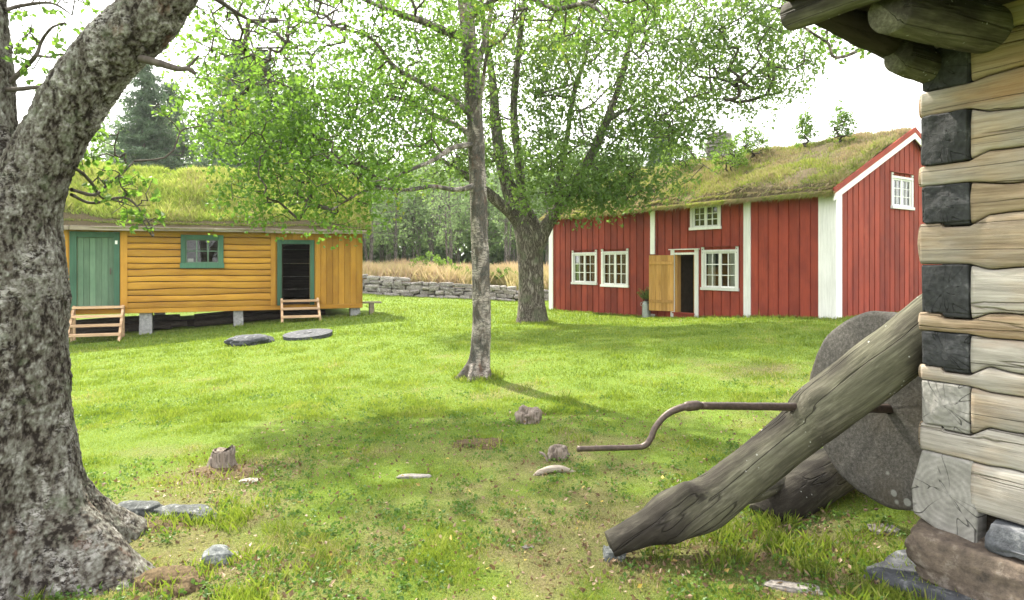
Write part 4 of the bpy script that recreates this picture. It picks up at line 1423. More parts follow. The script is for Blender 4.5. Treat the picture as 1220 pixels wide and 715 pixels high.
# stacked logs and planks stored beneath the floor
for k, (u0_, u1_, v, z_, r_) in enumerate([(.5, 3.6, 1.0, .12, .10), (.6, 3.9, 1.3, .10, .11), (.2, 3.2, .7, .1, .09), (.5, 3.4, 1.15, .31, .10), (3.6, 7.4, 1.2, .10, .11), (3.8, 7.6, .95, .1, .1), (3.8, 7.4, 1.1, .28, .10)]):
    a3 = YO + YD * u0_ + Vector((-YD.y, YD.x, 0)) * v; b3 = YO + YD * u1_ + Vector((-YD.y, YD.x, 0)) * v
    za, zb = H(a3.x, a3.y) + z_, H(b3.x, b3.y) + z_
    V, F = tube([(a3.x, a3.y, za), ((a3.x + b3.x) / 2, (a3.y + b3.y) / 2, (za + zb) / 2 + .02), (b3.x, b3.y, zb)], [r_, r_ * .95, r_ * .85], 20, 12)
    mb = MB(); mb.arr(V - np.array(a3), F)
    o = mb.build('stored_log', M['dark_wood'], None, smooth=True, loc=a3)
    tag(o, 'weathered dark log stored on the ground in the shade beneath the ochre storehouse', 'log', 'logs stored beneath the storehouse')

# plank bench at the right end of the storehouse
bp = YO + YD * (YEND + .35) + Vector((-YD.y, YD.x, 0)) * .25
bg = H(bp.x, bp.y)
bnc = root('plank_bench', (bp.x, bp.y, bg), 'low weathered plank on a post at the right end of the ochre storehouse', 'bench', rz=rz_y)
mb = MB(); mb.box(-.75, .30, -.14, .14, .36, .41); mb.build('seat', M['old_wood'], bnc, bevel=.006)
for s in (-.62, .0):
    mb = MB(); mb.box(s - .07, s + .07, -.10, .10, -.05, .36); mb.build('leg', M['old_wood'], bnc, bevel=.006)
# ============================================================ DRY STONE WALL
rng = np.random.default_rng(40)
mb = MB()
def wall_pt(x): return 34.3 + .25 * math.sin(x * .5)
x = -15.0
hmax = lambda x: 1.0 - .035 * (x + 8) if x < 14 else .4
for row in range(5):
    x = -15.0 + rng.uniform(0, .3)
    while x < 8.0:
        w = rng.uniform(.28, .95); h = rng.uniform(.16, .28)
        y = wall_pt(x)
        g = H(x + w / 2, y - .6)
        zc = g + .05 + row * .205
        if zc < g + max(.35, hmax(x)) - .05:
            V, F = rock((x + w / 2, y + rng.uniform(-.07, .07) + row * .03, zc + rng.uniform(-.03, .03)), (w * 1.04, rng.uniform(.35, .55), h), int(rng.integers(1, 9999)), 4, .6, .22, rng.uniform(-.15, .15), rng.uniform(-.12, .12))
            mb.arr(V, F, rng.uniform(0, 1))
        x += w
# dark packing behind the face stones
for k in range(24):
    xx = -15 + k; g = H(xx + .5, wall_pt(xx) - .6)
    mb.box(xx, xx + .99, wall_pt(xx) + .12, wall_pt(xx) + .6, g - .3, g + max(.25, hmax(xx) - .28), 0.0)
sw = mb.build('dry_stone_wall', M['stone'], None, smooth=False)
tag(sw, 'low grey dry stone wall of lichened rubble across the far edge of the lawn', 'stone wall')

# tall seeding grass behind the wall
def meadow(name, n, x0, x1, y0, y1, h0, h1, mat, label, seed, thr=.45):
    rng = np.random.default_rng(seed)
    x = rng.uniform(x0, x1, n); y = rng.uniform(y0, y1, n)
    cl = fbm2(x, y, .45, 3, seed)
    kp = cl > thr
    x, y, cl = x[kp], y[kp], cl[kp]
    h = rng.uniform(h0, h1, len(x)) * (.6 + cl)
    V, F = blades(np.column_stack([x, y, H0(x, y)]), h, .022, .6, rng)
    o = fast(name, V, F, M[mat], None, attrs={'rnd': np.clip(rng.uniform(0, 1, len(x)) * .6 + (cl - .4) * 1.2, 0, 1)})
    return tag(o, label, 'grass', kind='stuff')
meadow('meadow_grass', 90000, -16, 14, 34.9, 43, .45, 1.1, 'seed_grass', 'tall pinkish dry seeding grass behind the stone wall', 60, .33)
meadow('green_meadow', 30000, -16, 16, 36.5, 56, .2, .55, 'grass', 'green undergrowth in the meadow behind the stone wall', 61, .46)

# ============================================================ BACKGROUND TREES
def far_tree(name, label, cat, h, seed, kind):
    rng = np.random.default_rng(seed)
    if kind == 'broad':
        limbs = [([(0, 0, -.3), (.1, 0, h * .3), (-.1, .1, h * .6), (0, 0, h * .95)], [.20, .16, .10, .03])]
        for k in range(5):
            a = rng.uniform(0, 6.28); z = h * rng.uniform(.2, .5); r = h * rng.uniform(.14, .25)
            limbs.append(([(0, 0, z), (math.cos(a) * r * .6, math.sin(a) * r * .6, z + r * .9), (math.cos(a) * r, math.sin(a) * r, z + r * 1.9)], [.09, .06, .025]))
        ell = [((0, 0, h * .64), (h * .26, h * .26, h * .34), 170), ((h * .1, 0, h * .36), (h * .26, h * .24, h * .16), 60)]
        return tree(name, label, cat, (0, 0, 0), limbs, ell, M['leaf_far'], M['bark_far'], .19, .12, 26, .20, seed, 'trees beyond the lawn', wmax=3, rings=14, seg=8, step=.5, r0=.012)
    if kind == 'slim':
        limbs = [([(0, 0, -.3), (.15, 0, h * .3), (.05, .1, h * .65), (.3, 0, h * .97)], [.13, .11, .07, .02]),
                 ([(0, 0, .2), (-.35, .1, h * .3), (-.6, 0, h * .7)], [.09, .08, .03])]
        ell = [((0, 0, h * .70), (h * .18, h * .18, h * .28), 110), ((0, 0, h * .38), (h * .17, h * .17, h * .15), 26)]
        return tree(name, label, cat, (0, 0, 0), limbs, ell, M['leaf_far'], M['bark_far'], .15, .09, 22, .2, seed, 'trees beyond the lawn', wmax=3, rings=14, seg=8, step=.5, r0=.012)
    if kind == 'spruce':
        rt = root(name, (0, 0, 0), label, cat, 'trees beyond the lawn')
        V, F = tube([(0, 0, -.3), (.05, 0, h * .5), (0, 0, h)], [.20, .12, .015], 14, 8)
        fast('trunk', V, F, M['bark_far'], rt, smooth=True)
        Vs, Ps = [], []
        bl = []
        z = h * .10
        while z < h * .985:
            R = h * .25 * (1 - z / h) ** .7 + .15
            for q in range(int(rng.integers(6, 10))):
                a = rng.uniform(0, 6.28); r = R * rng.uniform(.65, 1.15)
                m = max(3, int(r / .12))
                t = np.linspace(.12, 1, m)
                px = np.cos(a) * r * t; py = np.sin(a) * r * t; pz = z - .28 * r * t + .18 * r * t * t
                P = np.column_stack([px, py, pz])
                Ps.append(np.repeat(P, 9, 0) + rng.normal(size=(m * 9, 3)) * np.array([.13, .13, .06]))
                bl.append(tube([P[0], P[m // 2], P[-1]], [.018, .012, .005], 4, 4, caps=False))
            z += rng.uniform(.16, .30)
        V, F = join(bl); fast('branches', V, F, M['bark_far'], rt)
        P = np.vstack(Ps)
        V, F = leaves(P, .24, .07, rng, .6)
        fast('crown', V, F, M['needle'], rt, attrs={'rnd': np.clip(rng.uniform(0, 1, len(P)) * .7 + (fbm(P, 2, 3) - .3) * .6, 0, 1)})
        return rt
protos = {}
def plant(kind, px, D, h, label):
    hp = {'broad': 9.0, 'slim': 9.0, 'spruce': 12.0}[kind]
    nm = {'broad': 'broadleaf_tree', 'slim': 'slender_birch', 'spruce': 'spruce_tree'}[kind]
    x = (px - CX) / FPX * D
    s = h / hp
    loc = (x, D, H(x, D))
    key = (kind, random.randrange(2))
    if key not in protos:
        o = far_tree(nm, label, 'tree', hp, 100 + len(protos) * 7, kind)
        o.location = loc; o.rotation_euler = (0, 0, random.uniform(0, 6.28)); o.scale = (s, s, s)
        protos[key] = o
        return o
    return copy_tree(protos[key], loc, random.uniform(0, 6.28), (s * random.uniform(.9, 1.15), s * random.uniform(.9, 1.15), s), label)

plant('spruce', 172, 41, 13.6, 'pale grey-green conifer above the left part of the storehouse roof')
plant('spruce', 204, 46, 13.6, 'conifer just left of the pale sky gap over the storehouse roof')
plant('spruce', 284, 41, 15.0, 'tall dark spruce behind the middle of the storehouse roof')
plant('spruce', 312, 45, 15.5, 'dark spruce right of the tallest one behind the storehouse roof')
plant('spruce', 352, 49, 15.0, 'spruce half hidden by birch leaves behind the right of the storehouse roof')
plant('broad', 246, 37, 6.6, 'round blue-green bushy tree in the sky gap over the storehouse roof')
plant('broad', 150, 38, 6.6, 'low leafy tree rising behind the left end of the turf roof')
plant('slim', 186, 43, 12.0, 'airy grey-stemmed tree rising between the two left conifers behind the turf roof')
plant('broad', 330, 38, 7.2, 'bushy tree rising behind the turf roof under the birch leaves')
plant('broad', 405, 39, 7.5, 'leafy tree behind the right end of the storehouse')
plant('broad', 800, 40, 9.6, 'dark leafy tree rising behind the red house left of its chimney')
plant('spruce', 788, 37, 8.8, 'small conifer top peeping over the red house roof')
plant('broad', 735, 42, 8.5, 'leafy tree behind the left end of the red house roof')
plant('broad', 845, 46, 8.6, 'leafy tree top directly behind the slate chimney')
order = 'first second third fourth fifth sixth seventh eighth ninth tenth eleventh twelfth thirteenth fourteenth fifteenth'.split()
for k, px in enumerate([440, 471, 494, 536, 604, 668]):
    plant('slim', px, 41 + (k * 37 % 11), random.uniform(7.5, 10), '%s slender grey-stemmed tree behind the stone wall counting from the storehouse' % order[k])
for k, px in enumerate([425, 455, 482, 514, 546, 580, 618, 652]):
    plant('broad', px, 47 + (k * 5 % 7), random.uniform(7, 9), '%s round-crowned tree at the near edge of the wood counting from the storehouse' % order[k])
for k, px in enumerate([380, 425, 462, 500, 538, 578, 612, 655, 700, 745]):
    plant('broad', px, 57 + (k * 29 % 7), random.uniform(10, 13), '%s big leafy tree of the wood beyond the meadow counting from the left' % order[k])
plant('broad', 138, 45, 10.0, 'tall broad tree rising from behind the big birch limb over the turf roof')
plant('slim', 232, 47, 11.0, 'thin airy tree standing in the middle of the sky gap over the storehouse')
plant('broad', 168, 47, 12.5, 'broad pale tree behind the leftmost conifer over the turf roof')
plant('broad', 222, 52, 10.5, 'low broad tree closing the foot of the sky gap behind the turf roof')
plant('slim', 270, 44, 13.0, 'tall airy tree at the right rim of the sky gap behind the turf roof')
plant('broad', 300, 50, 11.5, 'broad tree behind the dark spruces over the storehouse')
plant('broad', 372, 46, 10.5, 'broad leafy tree behind the right third of the turf roof')
# distant wood: one mass
rng = np.random.default_rng(70)
n = 110000
x = rng.uniform(-75, 42, n); y = rng.uniform(66, 80, n)
ht = 6.0 + 7 * fbm2(x, y * .3, .12, 3, 71)
z = rng.uniform(0, 1, n) ** .8 * ht
kp = fbm(np.column_stack([x * .35, y * .35, z * .45]), 3, 72) > .38
x, y, z = x[kp], y[kp], z[kp]
V, F = leaves(np.column_stack([x, y, H0(x, y) + z]), .75, .5, rng, .2)
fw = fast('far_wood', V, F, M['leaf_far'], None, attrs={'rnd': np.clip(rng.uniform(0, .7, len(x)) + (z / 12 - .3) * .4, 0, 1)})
tag(fw, 'distant mixed wood closing the view behind the meadow', 'wood', kind='stuff')

# bushes behind the wall
def bush(name, label, p, r, n, leafm, L, seed, group=None, stems=7, per=14, cat='shrub', thin=.5):
    rng = np.random.default_rng(seed)
    rt = root(name, p, label, cat, group)
    nodes = [np.array([0, 0, .02])]
    att = ellip((0, 0, r[2] * 1.0), (r[0], r[1], r[2]), n, rng)
    if 'sapling' in name: att[:, :2] *= (1.2 - .4 * att[:, 2:3] / r[2]); att += rng.normal(size=att.shape) * .06
    att = att[att[:, 2] > .05]
    X, par, w, nb = grow(nodes, att, rng, max(.06, r[2] * .15), .1, .05)
    V, F = branch_mesh(X, par, w, nb, .003 * max(1, r[2]), .5, .03, 4)
    fast('branches', V, F, M['twig'], rt)
    P = crown_pts(X, w, nb, rng, per, r[2] * .08, 2)
    V, F = leaves(P, L, L * .55, rng, .1)
    fast('foliage', V, F, leafm, rt, attrs={'rnd': np.clip(rng.uniform(0, 1, len(P)), 0, 1)})
    return rt
def gp(px, D): 
    x = (px - CX) / FPX * D
    return (x, D, H(x, D))
bush('meadow_shrub', 'round light green shrub in the tall grass left of the birch trunk', gp(517, 37), (1.3, 1.1, .85), 90, M['leaf_lime'], .12, 200, 'shrubs behind the stone wall', per=26)
bush('meadow_shrub', 'smaller shrub of yellow-green leaves just right of the round one', gp(547, 36.6), (.8, .8, .55), 50, M['leaf_lime'], .10, 201, 'shrubs behind the stone wall', per=24)
bush('meadow_shrub', 'low green shrub between the birch trunk and the thick tree', gp(598, 37), (.9, .8, .5), 60, M['leaf_birch'], .10, 202, 'shrubs behind the stone wall', per=24)
# saplings rooted in the red turf roof
def roof_pt(px, v, dz=.2):
    for u in np.linspace(0, RLEN, 800):
        q = RO + RL * u + RI * v
        if (q.x / q.y * FPX + CX) >= px: break
    return (q.x, q.y, ZE + v * RISE / (RD / 2) + dz)
bush('roof_sapling', 'upright little birch sapling on the turf roof, the left one of the nearest two', roof_pt(960, 2.9), (.30, .3, .50), 150, M['leaf_birch'], .07, 210, 'saplings growing on the red house roof', per=16)
bush('roof_sapling', 'upright little birch sapling on the turf roof, nearest to the gable', roof_pt(1003, 2.5), (.32, .3, .54), 150, M['leaf_birch'], .07, 211, 'saplings growing on the red house roof', per=18)
bush('roof_sapling', 'broader sapling on the turf roof just right of the chimney', roof_pt(893, 2.4), (.7, .6, .5), 170, M['leaf_birch'], .075, 212, 'saplings growing on the red house roof', per=16)
bush('roof_sapling', 'light green sapling low on the turf roof above the upper window', roof_pt(868, 1.3), (.6, .5, .5), 150, M['leaf_lime'], .075, 213, 'saplings growing on the red house roof', per=16)
bush('roof_sapling', 'light green sapling on the turf roof over the door', roof_pt(808, 2.2), (.8, .6, .55), 170, M['leaf_lime'], .08, 214, 'saplings growing on the red house roof', per=16)

# ============================================================ BIG TREE BY THE RED HOUSE
def bark_disp(amp, sc, zs=.25, seed=1):
    def f(V, th, t):
        return amp * (fbm(V * np.array([sc, sc, sc * zs]), 4, seed) - .5) * 2
    return f
DB = 18.0
bz = H(.53, DB)
def bp_(px, py, d=0.0): 
    q = at(px, py, DB + d); return (q.x, q.y, q.z)
def flare_fn(base, k, hgt, lobes, seed, amp, sc, zs):
    ph = seed * 1.7
    def f(V, th, t):
        z = V[:, 2] - base[2]
        fl = np.exp(-np.clip(z, 0, 9) / hgt)
        lob = .55 + .45 * np.cos(th * lobes + ph + 1.3 * np.sin(th + ph))
        return k * fl * lob + amp * (fbm(V * np.array([sc, sc, sc * zs]), 5, seed) - .5) * 2
    return f
limbs = [([(.53, DB, bz - .3), (.53, DB, bz + .1), bp_(633, 350), bp_(632, 310), bp_(628, 272), bp_(606, 222, .3), bp_(592, 160, .5), bp_(586, 90, .6), bp_(575, 20, .5), bp_(570, -60, .3)],
          [0.440, 0.390, 0.335, 0.335, 0.350, 0.200, 0.155, 0.111, 0.067, 0.022]),
         ([bp_(630, 290, .05), bp_(615, 262, -.1), bp_(588, 236, -.3), bp_(562, 214, -.4), bp_(535, 196, -.5), bp_(500, 175, -.6)], [0.260, 0.163, 0.133, 0.089, 0.052, 0.022]),
         ([bp_(634, 300, -.05), bp_(656, 262, -.2), bp_(680, 230, -.3), bp_(704, 186, -.5), bp_(722, 146, -.7), bp_(738, 100, -.8), bp_(752, 40, -.9), bp_(760, -30, -1)], [0.280, 0.163, 0.141, 0.118, 0.096, 0.074, 0.052, 0.015]),
         ([bp_(628, 285, .2), bp_(622, 240, .3), bp_(618, 190, .2), bp_(612, 130, .1), bp_(618, 60, 0), bp_(625, -10, 0), bp_(630, -90, 0)], [0.280, 0.148, 0.118, 0.104, 0.074, 0.044, 0.022]),
         ([bp_(664, 250, -.2), bp_(668, 205, -.1), bp_(676, 160, 0), bp_(684, 110, 0), bp_(700, 60, 0), bp_(710, 0, 0)], [0.160, 0.089, 0.074, 0.059, 0.044, 0.022]),
         ([bp_(724, 142, -.7), bp_(752, 130, -.9), bp_(786, 138, -1.1), bp_(820, 118, -1.3), bp_(858, 106, -1.4), bp_(885, 100, -1.5)], [0.080, 0.044, 0.033, 0.026, 0.018, 0.009]),
         ([bp_(786, 138, -1.1), bp_(812, 165, -1.2), bp_(830, 190, -1.3), bp_(856, 208, -1.4)], [0.035, 0.021, 0.015, 0.007]),
         ([bp_(672, 185, -.1), bp_(700, 170, -.2), bp_(730, 185, -.4), bp_(760, 210, -.6)], [0.040, 0.022, 0.016, 0.007])]
tree('leafy_tree', 'thick furrowed tree forking low into spreading limbs beside the red house', 'tree', (.53, DB, bz), limbs,
     [((3.2, DB - .4, 6.3), (2.9, 2.2, 1.6), 420), ((5.9, DB - 1, 7.0), (1.7, 1.4, 1.7), 250), ((3.9, DB - 1.2, 4.9), (1.3, 1.0, .6), 46),
      ((1.6, DB - .8, 4.2), (1.9, 1.2, .9), 130), ((-.8, DB, 6.2), (2.0, 1.8, 2.1), 230), ((-1.8, DB - .5, 4.3), (1.5, 1.4, .8), 70), ((2.9, DB - 1.2, 3.6), (1.5, .8, .5), 60), ((1.5, DB, 8.9), (4.4, 3.0, 1.8), 420),
      ((-3.2, DB - .3, 5.7), (1.0, 1.3, 1.2), 50), ((1.75, DB - 1.2, 3.35), (1.7, .6, .40), 90)],
     M['leaf_dark'], M['bark_big'], .128, .062, 46, .20, 301, None, wmax=3, r0=.0055, ex=.45, rmax=.07, step=.3, rings=70, seg=28, trunk_hi=(150, 56),
     disp=flare_fn((0, 0, bz), .10, .3, 5, 3, .035, 4.2, .25), wob=.12)

# ============================================================ MIDDLE BIRCH
DM = 9.85
mz = H(-.49, DM)
def mp(px, py, d=0.0):
    q = at(px, py, DM + d); return (q.x, q.y, q.z)
limbs = [([(-.51, DM, mz - .25), (-.51, DM, mz + .02), mp(572, 425), mp(574, 380), mp(573, 330), mp(571, 270), mp(569, 210), mp(566, 150), mp(562, 90), mp(557, 30), mp(550, -50), mp(548, -140), mp(555, -230)],
          [.21, .18, .145, .136, .129, .125, .121, .118, .113, .11, .09, .06, .03]),
         ([mp(560, 44, 0), mp(532, 38, -.2), mp(505, 26, -.5), mp(478, 17, -.7), mp(440, 2, -1), mp(400, -20, -1.1)], [.075, .06, .05, .042, .03, .015]),
         ([mp(563, 138, 0), mp(538, 118, -.2), mp(505, 100, -.3), mp(470, 80, -.5), mp(445, 48, -.8), mp(415, 36, -1.0), mp(375, 28, -1.2), mp(330, 24, -1.4)], [.055, .045, .038, .032, .026, .02, .015, .008]),
         ([mp(566, 165, 0), mp(545, 150, .2), mp(515, 136, .4), mp(480, 120, .6), mp(455, 120, .7), mp(420, 132, .9), mp(380, 150, 1.0)], [.05, .04, .032, .026, .02, .015, .008]),
         ([mp(566, 172, 0), mp(540, 176, -.4), mp(518, 190, -.7), mp(490, 202, -1.0), mp(460, 214, -1.2), mp(430, 216, -1.3)], [.045, .035, .028, .02, .014, .008]),
         ([mp(569, 220, 0), mp(545, 226, -.3), mp(515, 222, -.6), mp(488, 226, -.9), mp(440, 226, -1.2), mp(395, 250, -1.5)], [.045, .035, .03, .025, .018, .008]),
         ([mp(565, 85, 0), mp(574, 60, .2), mp(583, 25, .3), mp(590, -20, .4), mp(600, -70, .5)], [.06, .05, .04, .03, .015]),
         ([mp(567, 140, 0), mp(575, 100, -.2), mp(582, 60, -.3), mp(600, 45, -.5), mp(625, 10, -.8)], [.035, .028, .022, .018, .01]),
         ([mp(560, 20, 0), mp(610, -10, -.7), mp(660, 10, -1.3), mp(700, 5, -1.8), mp(730, 30, -2.1)], [.05, .04, .03, .02, .008])]
mid = tree('birch_tree', 'slender birch with peeling speckled bark standing in the middle of the lawn', 'tree', (-.51, DM, mz), limbs,
     [((-2.5, DM - .6, 4.7), (2.1, 1.7, 1.15), 200), ((-1.5, DM - .4, 4.3), (1.0, 1.0, 1.1), 90), ((-2.45, DM - 1.2, 2.3), (.8, .5, .24), 40), ((-3.1, DM - 1.2, 2.5), (.6, .5, .25), 28), ((-2.3, DM - .8, 3.4), (1.4, 1.3, .85), 190), ((-2.3, DM - 1.3, 2.75), (1.1, .8, .5), 120), ((-3.0, DM - 1.0, 3.3), (1.0, .8, .5), 80), ((-3.4, DM - .8, 3.7), (1.0, 1.0, 1.0), 150),
      ((-1.1, DM, 4.9), (.9, 1.2, 1.0), 60), ((.7, DM - 1.2, 5.1), (1.4, 1.1, .8), 170), ((1.7, DM - 1.6, 5.0), (.8, .8, .55), 50), ((-.6, DM, 7.3), (3.0, 2.8, 1.6), 480), ((-3.2, DM - .5, 6.2), (1.5, 1.8, 1.0), 120), ((-1.6, DM-.4, 3.7), (.8, .9, .7), 36)],
     M['leaf_birch'], M['bark_mid'], .062, .043, 36, .13, 302, None, wmax=3, r0=.0028, ex=.46, rmax=.03, step=.2, rings=50, seg=14, trunk_hi=(260, 60),
     disp=flare_fn((0, 0, mz), .14, .12, 5, 5, .012, 9, .5), wob=.13)

# ============================================================ NEAR BIRCH ON THE LEFT
DF = 3.6
def fp(px, py, d=0.0):
    q = at(px, py, DF + d); return (q.x, q.y, q.z)
fz = H(-2.6, DF)
def plate_of(V):
    W = V + .02 * (np.stack([vnoise(V * 9, 1), vnoise(V * 9, 2), vnoise(V * 9, 3)], 1) - .5)
    a = fbm(W * np.array([75, 75, 42]), 4, 14, .65)
    b = fbm(W * np.array([11, 11, 5]), 4, 15)
    r = 1 - np.abs(fbm(W * np.array([13, 13, 6]), 3, 16) - .5) * 9     # crack lines
    return np.clip(sstep(.15, .85, a) * .75 + (b - .5) * .25 + .14 - .30 * np.clip(r, 0, 1), 0, 1)
def bark_near(V, th, t):
    base = (.020 + .03 * np.exp(-np.clip(V[:, 2] - fz, 0, 5) / .35)) * (fbm(V * np.array([7, 7, 5]), 5, 12) - .5) * 2
    plates = .017 * (plate_of(V) - .4)
    z = V[:, 2] - fz
    fl = np.exp(-np.clip(z, 0, 5) / .26) * .40 + np.exp(-np.clip(z, 0, 5) / .75) * .07
    lob = .62 + .38 * np.cos(th * 4 + .6 + .8 * np.sin(th))
    return base + plates + fl * lob + .006 * (fbm(V * 60, 2, 3) - .5)
near_limbs = [([(-2.66, DF, fz - .25), (-2.66, DF, fz + .05), fp(4, 600), fp(8, 520), fp(10, 430), fp(11, 340), fp(16, 270), fp(38, 215), fp(66, 160), fp(95, 108), fp(135, 60), fp(180, 15), fp(225, -40), fp(262, -110), fp(285, -190)],
               [.40, .355, .315, .285, .262, .258, .225, .165, .150, .152, .150, .145, .12, .08, .03]),
              ([fp(2, 330), fp(-8, 270, .05), fp(-16, 200, .12), fp(-22, 110, .18), fp(-26, 20, .2), fp(-24, -70, .25), fp(-10, -160, .3)], [.22, .20, .165, .15, .14, .11, .06])]
tw = [([fp(12, 98, .2), fp(30, 80, .2), fp(43, 66, .15), fp(50, 48, .15), fp(62, 33, .1), fp(78, 27, .1)], [.016, .013, .011, .009, .007, .004]),
      ([fp(43, 66, .15), fp(60, 68, .1), fp(75, 64, .1)], [.008, .006, .003]),
      ([fp(8, 107, .15), fp(25, 106, .1), fp(45, 104, .1), fp(62, 107, 0)], [.013, .012, .011, .01]),
      ([fp(6, 12, .2), fp(30, 6, .3), fp(62, 4, .3), fp(86, 18, .3)], [.012, .010, .008, .004]),
      ([fp(168, 70, -.05), fp(192, 76, -.1), fp(212, 82, -.15), fp(224, 82, -.2), fp(233, 88, -.2)], [.022, .018, .015, .012, .009]),
      ([fp(222, 82, -.2), fp(230, 74, -.2), fp(237, 66, -.2)], [.009, .007, .004]),
      ([fp(88, 200, 0), fp(100, 208, .1), fp(112, 222, .2), fp(122, 236, .3), fp(142, 240, .4), fp(158, 246, .4)], [.009, .008, .007, .006, .005, .003]),
      ([fp(85, 226, 0), fp(112, 232, .2), fp(128, 220, .3), fp(148, 204, .35), fp(160, 192, .4)], [.010, .009, .007, .006, .003]),
      ([fp(85, 232, 0), fp(110, 242, .2), fp(150, 236, .3), fp(175, 262, .35), fp(183, 280, .35)], [.009, .008, .006, .005, .003]),
      ([fp(200, -20, 0), fp(250, -5, .4), fp(290, 20, .9), fp(330, 40, 1.3)], [.02, .016, .012, .005]),
      ([fp(235, -50, 0), fp(290, -30, .3), fp(350, -10, .6), fp(400, 10, .8)], [.02, .016, .012, .005])]
rt = root('gnarled_birch', (-2.66, DF, fz), 'huge lichen-crusted birch trunk forking at the left edge of the yard', 'tree')
off = np.array([-2.66, DF, fz])
V1, F1 = tube(*near_limbs[0], 860, 400, disp=bark_near, caps=False)
V2, F2 = tube(*near_limbs[1], 300, 200, disp=bark_near, caps=False)
V, F = join([(V1, F1), (V2, F2)])
fast('trunk', V - off, F, M['bark_fore'], rt, smooth=True, vattrs={'plate': plate_of(V)})
rng = np.random.default_rng(77)
Tn, skel = [], []
for P, R in tw:
    Tn.append(tube(P, R, 30, 8, disp=bark_disp(.003, 30, 1, 2), caps=False)); skel.append(catmull(P, 24)[4:])
skel = np.vstack(skel)
att = np.vstack([ellip(fp(40, 60, .1), (.16, .2, .22), 30, rng), ellip(fp(150, 225, .3), (.22, .15, .16), 46, rng), ellip(fp(180, 268, .3), (.08, .1, .07), 16, rng),
                 ellip(fp(120, 180, .25), (.16, .15, .16), 26, rng), ellip(fp(70, 8, .3), (.3, .3, .12), 24, rng), ellip(fp(300, 40, 1.0), (.55, .5, .38), 150, rng), ellip(fp(285, 85, 1.3), (.4, .4, .25), 60, rng),
                 ellip(fp(235, 140, .8), (.25, .3, .15), 16, rng), ellip(fp(370, 0, .8), (.6, .6, .3), 80, rng)])
X, par, w, nb = grow(skel, att, rng, .06, .15, .05)
Tn.append(branch_mesh(X, par, w, nb, .0016, .45, .01, 5))
top = np.vstack([catmull(near_limbs[0][0][-4:], 16), catmull(near_limbs[1][0][-3:], 16)])
att2 = np.vstack([ellip((-1.0, 3.6, 5.2), (1.7, 1.8, .8), 220, rng), ellip((-2.8, 4.3, 4.7), (1.2, 1.2, .7), 80, rng)])
X2, par2, w2, nb2 = grow(top, att2, rng, .14, .12, .05)
Tn.append(branch_mesh(X2, par2, w2, nb2, .0028, .45, .03, 5))
V, F = join(Tn); fast('branches', V - off, F, M['twig'], rt, smooth=True)
LP = np.vstack([crown_pts(X, w, nb, rng, 6, .035, 2), crown_pts(X2, w2, nb2, rng, 12, .09, 3)])
V, F = leaves(LP, .042, .03, rng, .4)
fast('crown', V - off, F, M['leaf_birch'], rt, attrs={'rnd': np.clip(rng.uniform(0, 1, len(LP)) * .9, 0, 1)})

# bough reaching in under the cabin eave (its tree stands outside the picture)
bz_ = H(3.9, 9.0)
tl = [([(5.6, 7.2, H(5.6, 7.2) - .2), (5.65, 7.2, 1.5), (5.5, 7.2, 3.2), (5.4, 7.2, 5.5), (5.3, 7.2, 7)], [.16, .14, .12, .08, .03]),
      ([(5.45, 7.2, 4.4), (4.5, 6.9, 4.3), tuple(at(1010, 66, 6.4)), tuple(at(985, 50, 6.2)), tuple(at(955, 30, 6.0)), tuple(at(935, 5, 5.9))], [.05, .03, .016, .013, .010, .006])]
hid = tree('hanging_birch', 'birch behind the cabin whose thin bough dangles leaves below the eave', 'tree', (5.6, 7.2, H(5.6, 7.2)), tl,
     [(tuple(at(1015, 52, 6.3)), (.30, .25, .07), 26), (tuple(at(985, 40, 6.2)), (.12, .2, .06), 8), ((5.9, 7.4, 6.4), (1.0, 1.1, .9), 60)],
     M['leaf_birch'], M['bark_mid'], .055, .038, 14, .07, 305, None, wmax=2, r0=.0024, ex=.45, rmax=.02, step=.12, rings=40, seg=10, wob=.1)

# ============================================================ GRINDSTONE ON ITS STAND
sx, sy = 1.6, 4.0
sg_z = H(sx, sy)
so = np.array([sx, sy, sg_z])
stand = root('grindstone_stand', tuple(so), 'big round grindstone with an iron crank set between two leaning mossy logs', 'grindstone')
def A(px, py, D):
    q = at(px, py, D); return (q.x, q.y, q.z)
def log_disp(seed, amp=.016, knots=()):
    def f(V, th, t):
        o = amp * .8 * (fbm(V * 2.6, 3, seed) - .5) * 2 + .006 * (fbm(V * np.array([5, 14, 14]), 4, seed + 2) - .5) * 2
        for (k, s, a) in knots:
            o = o + a * np.exp(-((V - np.array(k)) ** 2).sum(1) / s ** 2)
        return o
    return f
mainP = [A(726, 648, 3.80), A(745, 640, 3.81), A(775, 626, 3.83), A(800, 613, 3.84), A(835, 602, 3.84), A(873, 577, 3.84), A(915, 545, 3.84), A(950, 516, 3.84), A(975, 492, 3.82), A(1025, 453, 3.78), A(1098, 397, 3.72), A(1130, 372, 3.70)]
mainR = [.062, .075, .10, .135, .142, .136, .134, .136, .156, .158, .155, .15]
kn = [(A(818, 585, 3.78), .07, .05), (A(800, 640, 3.74), .09, .035), (A(962, 466, 3.70), .06, .035)]
V, F = tube(mainP, mainR, 240, 90, disp=log_disp(5, .016, kn))
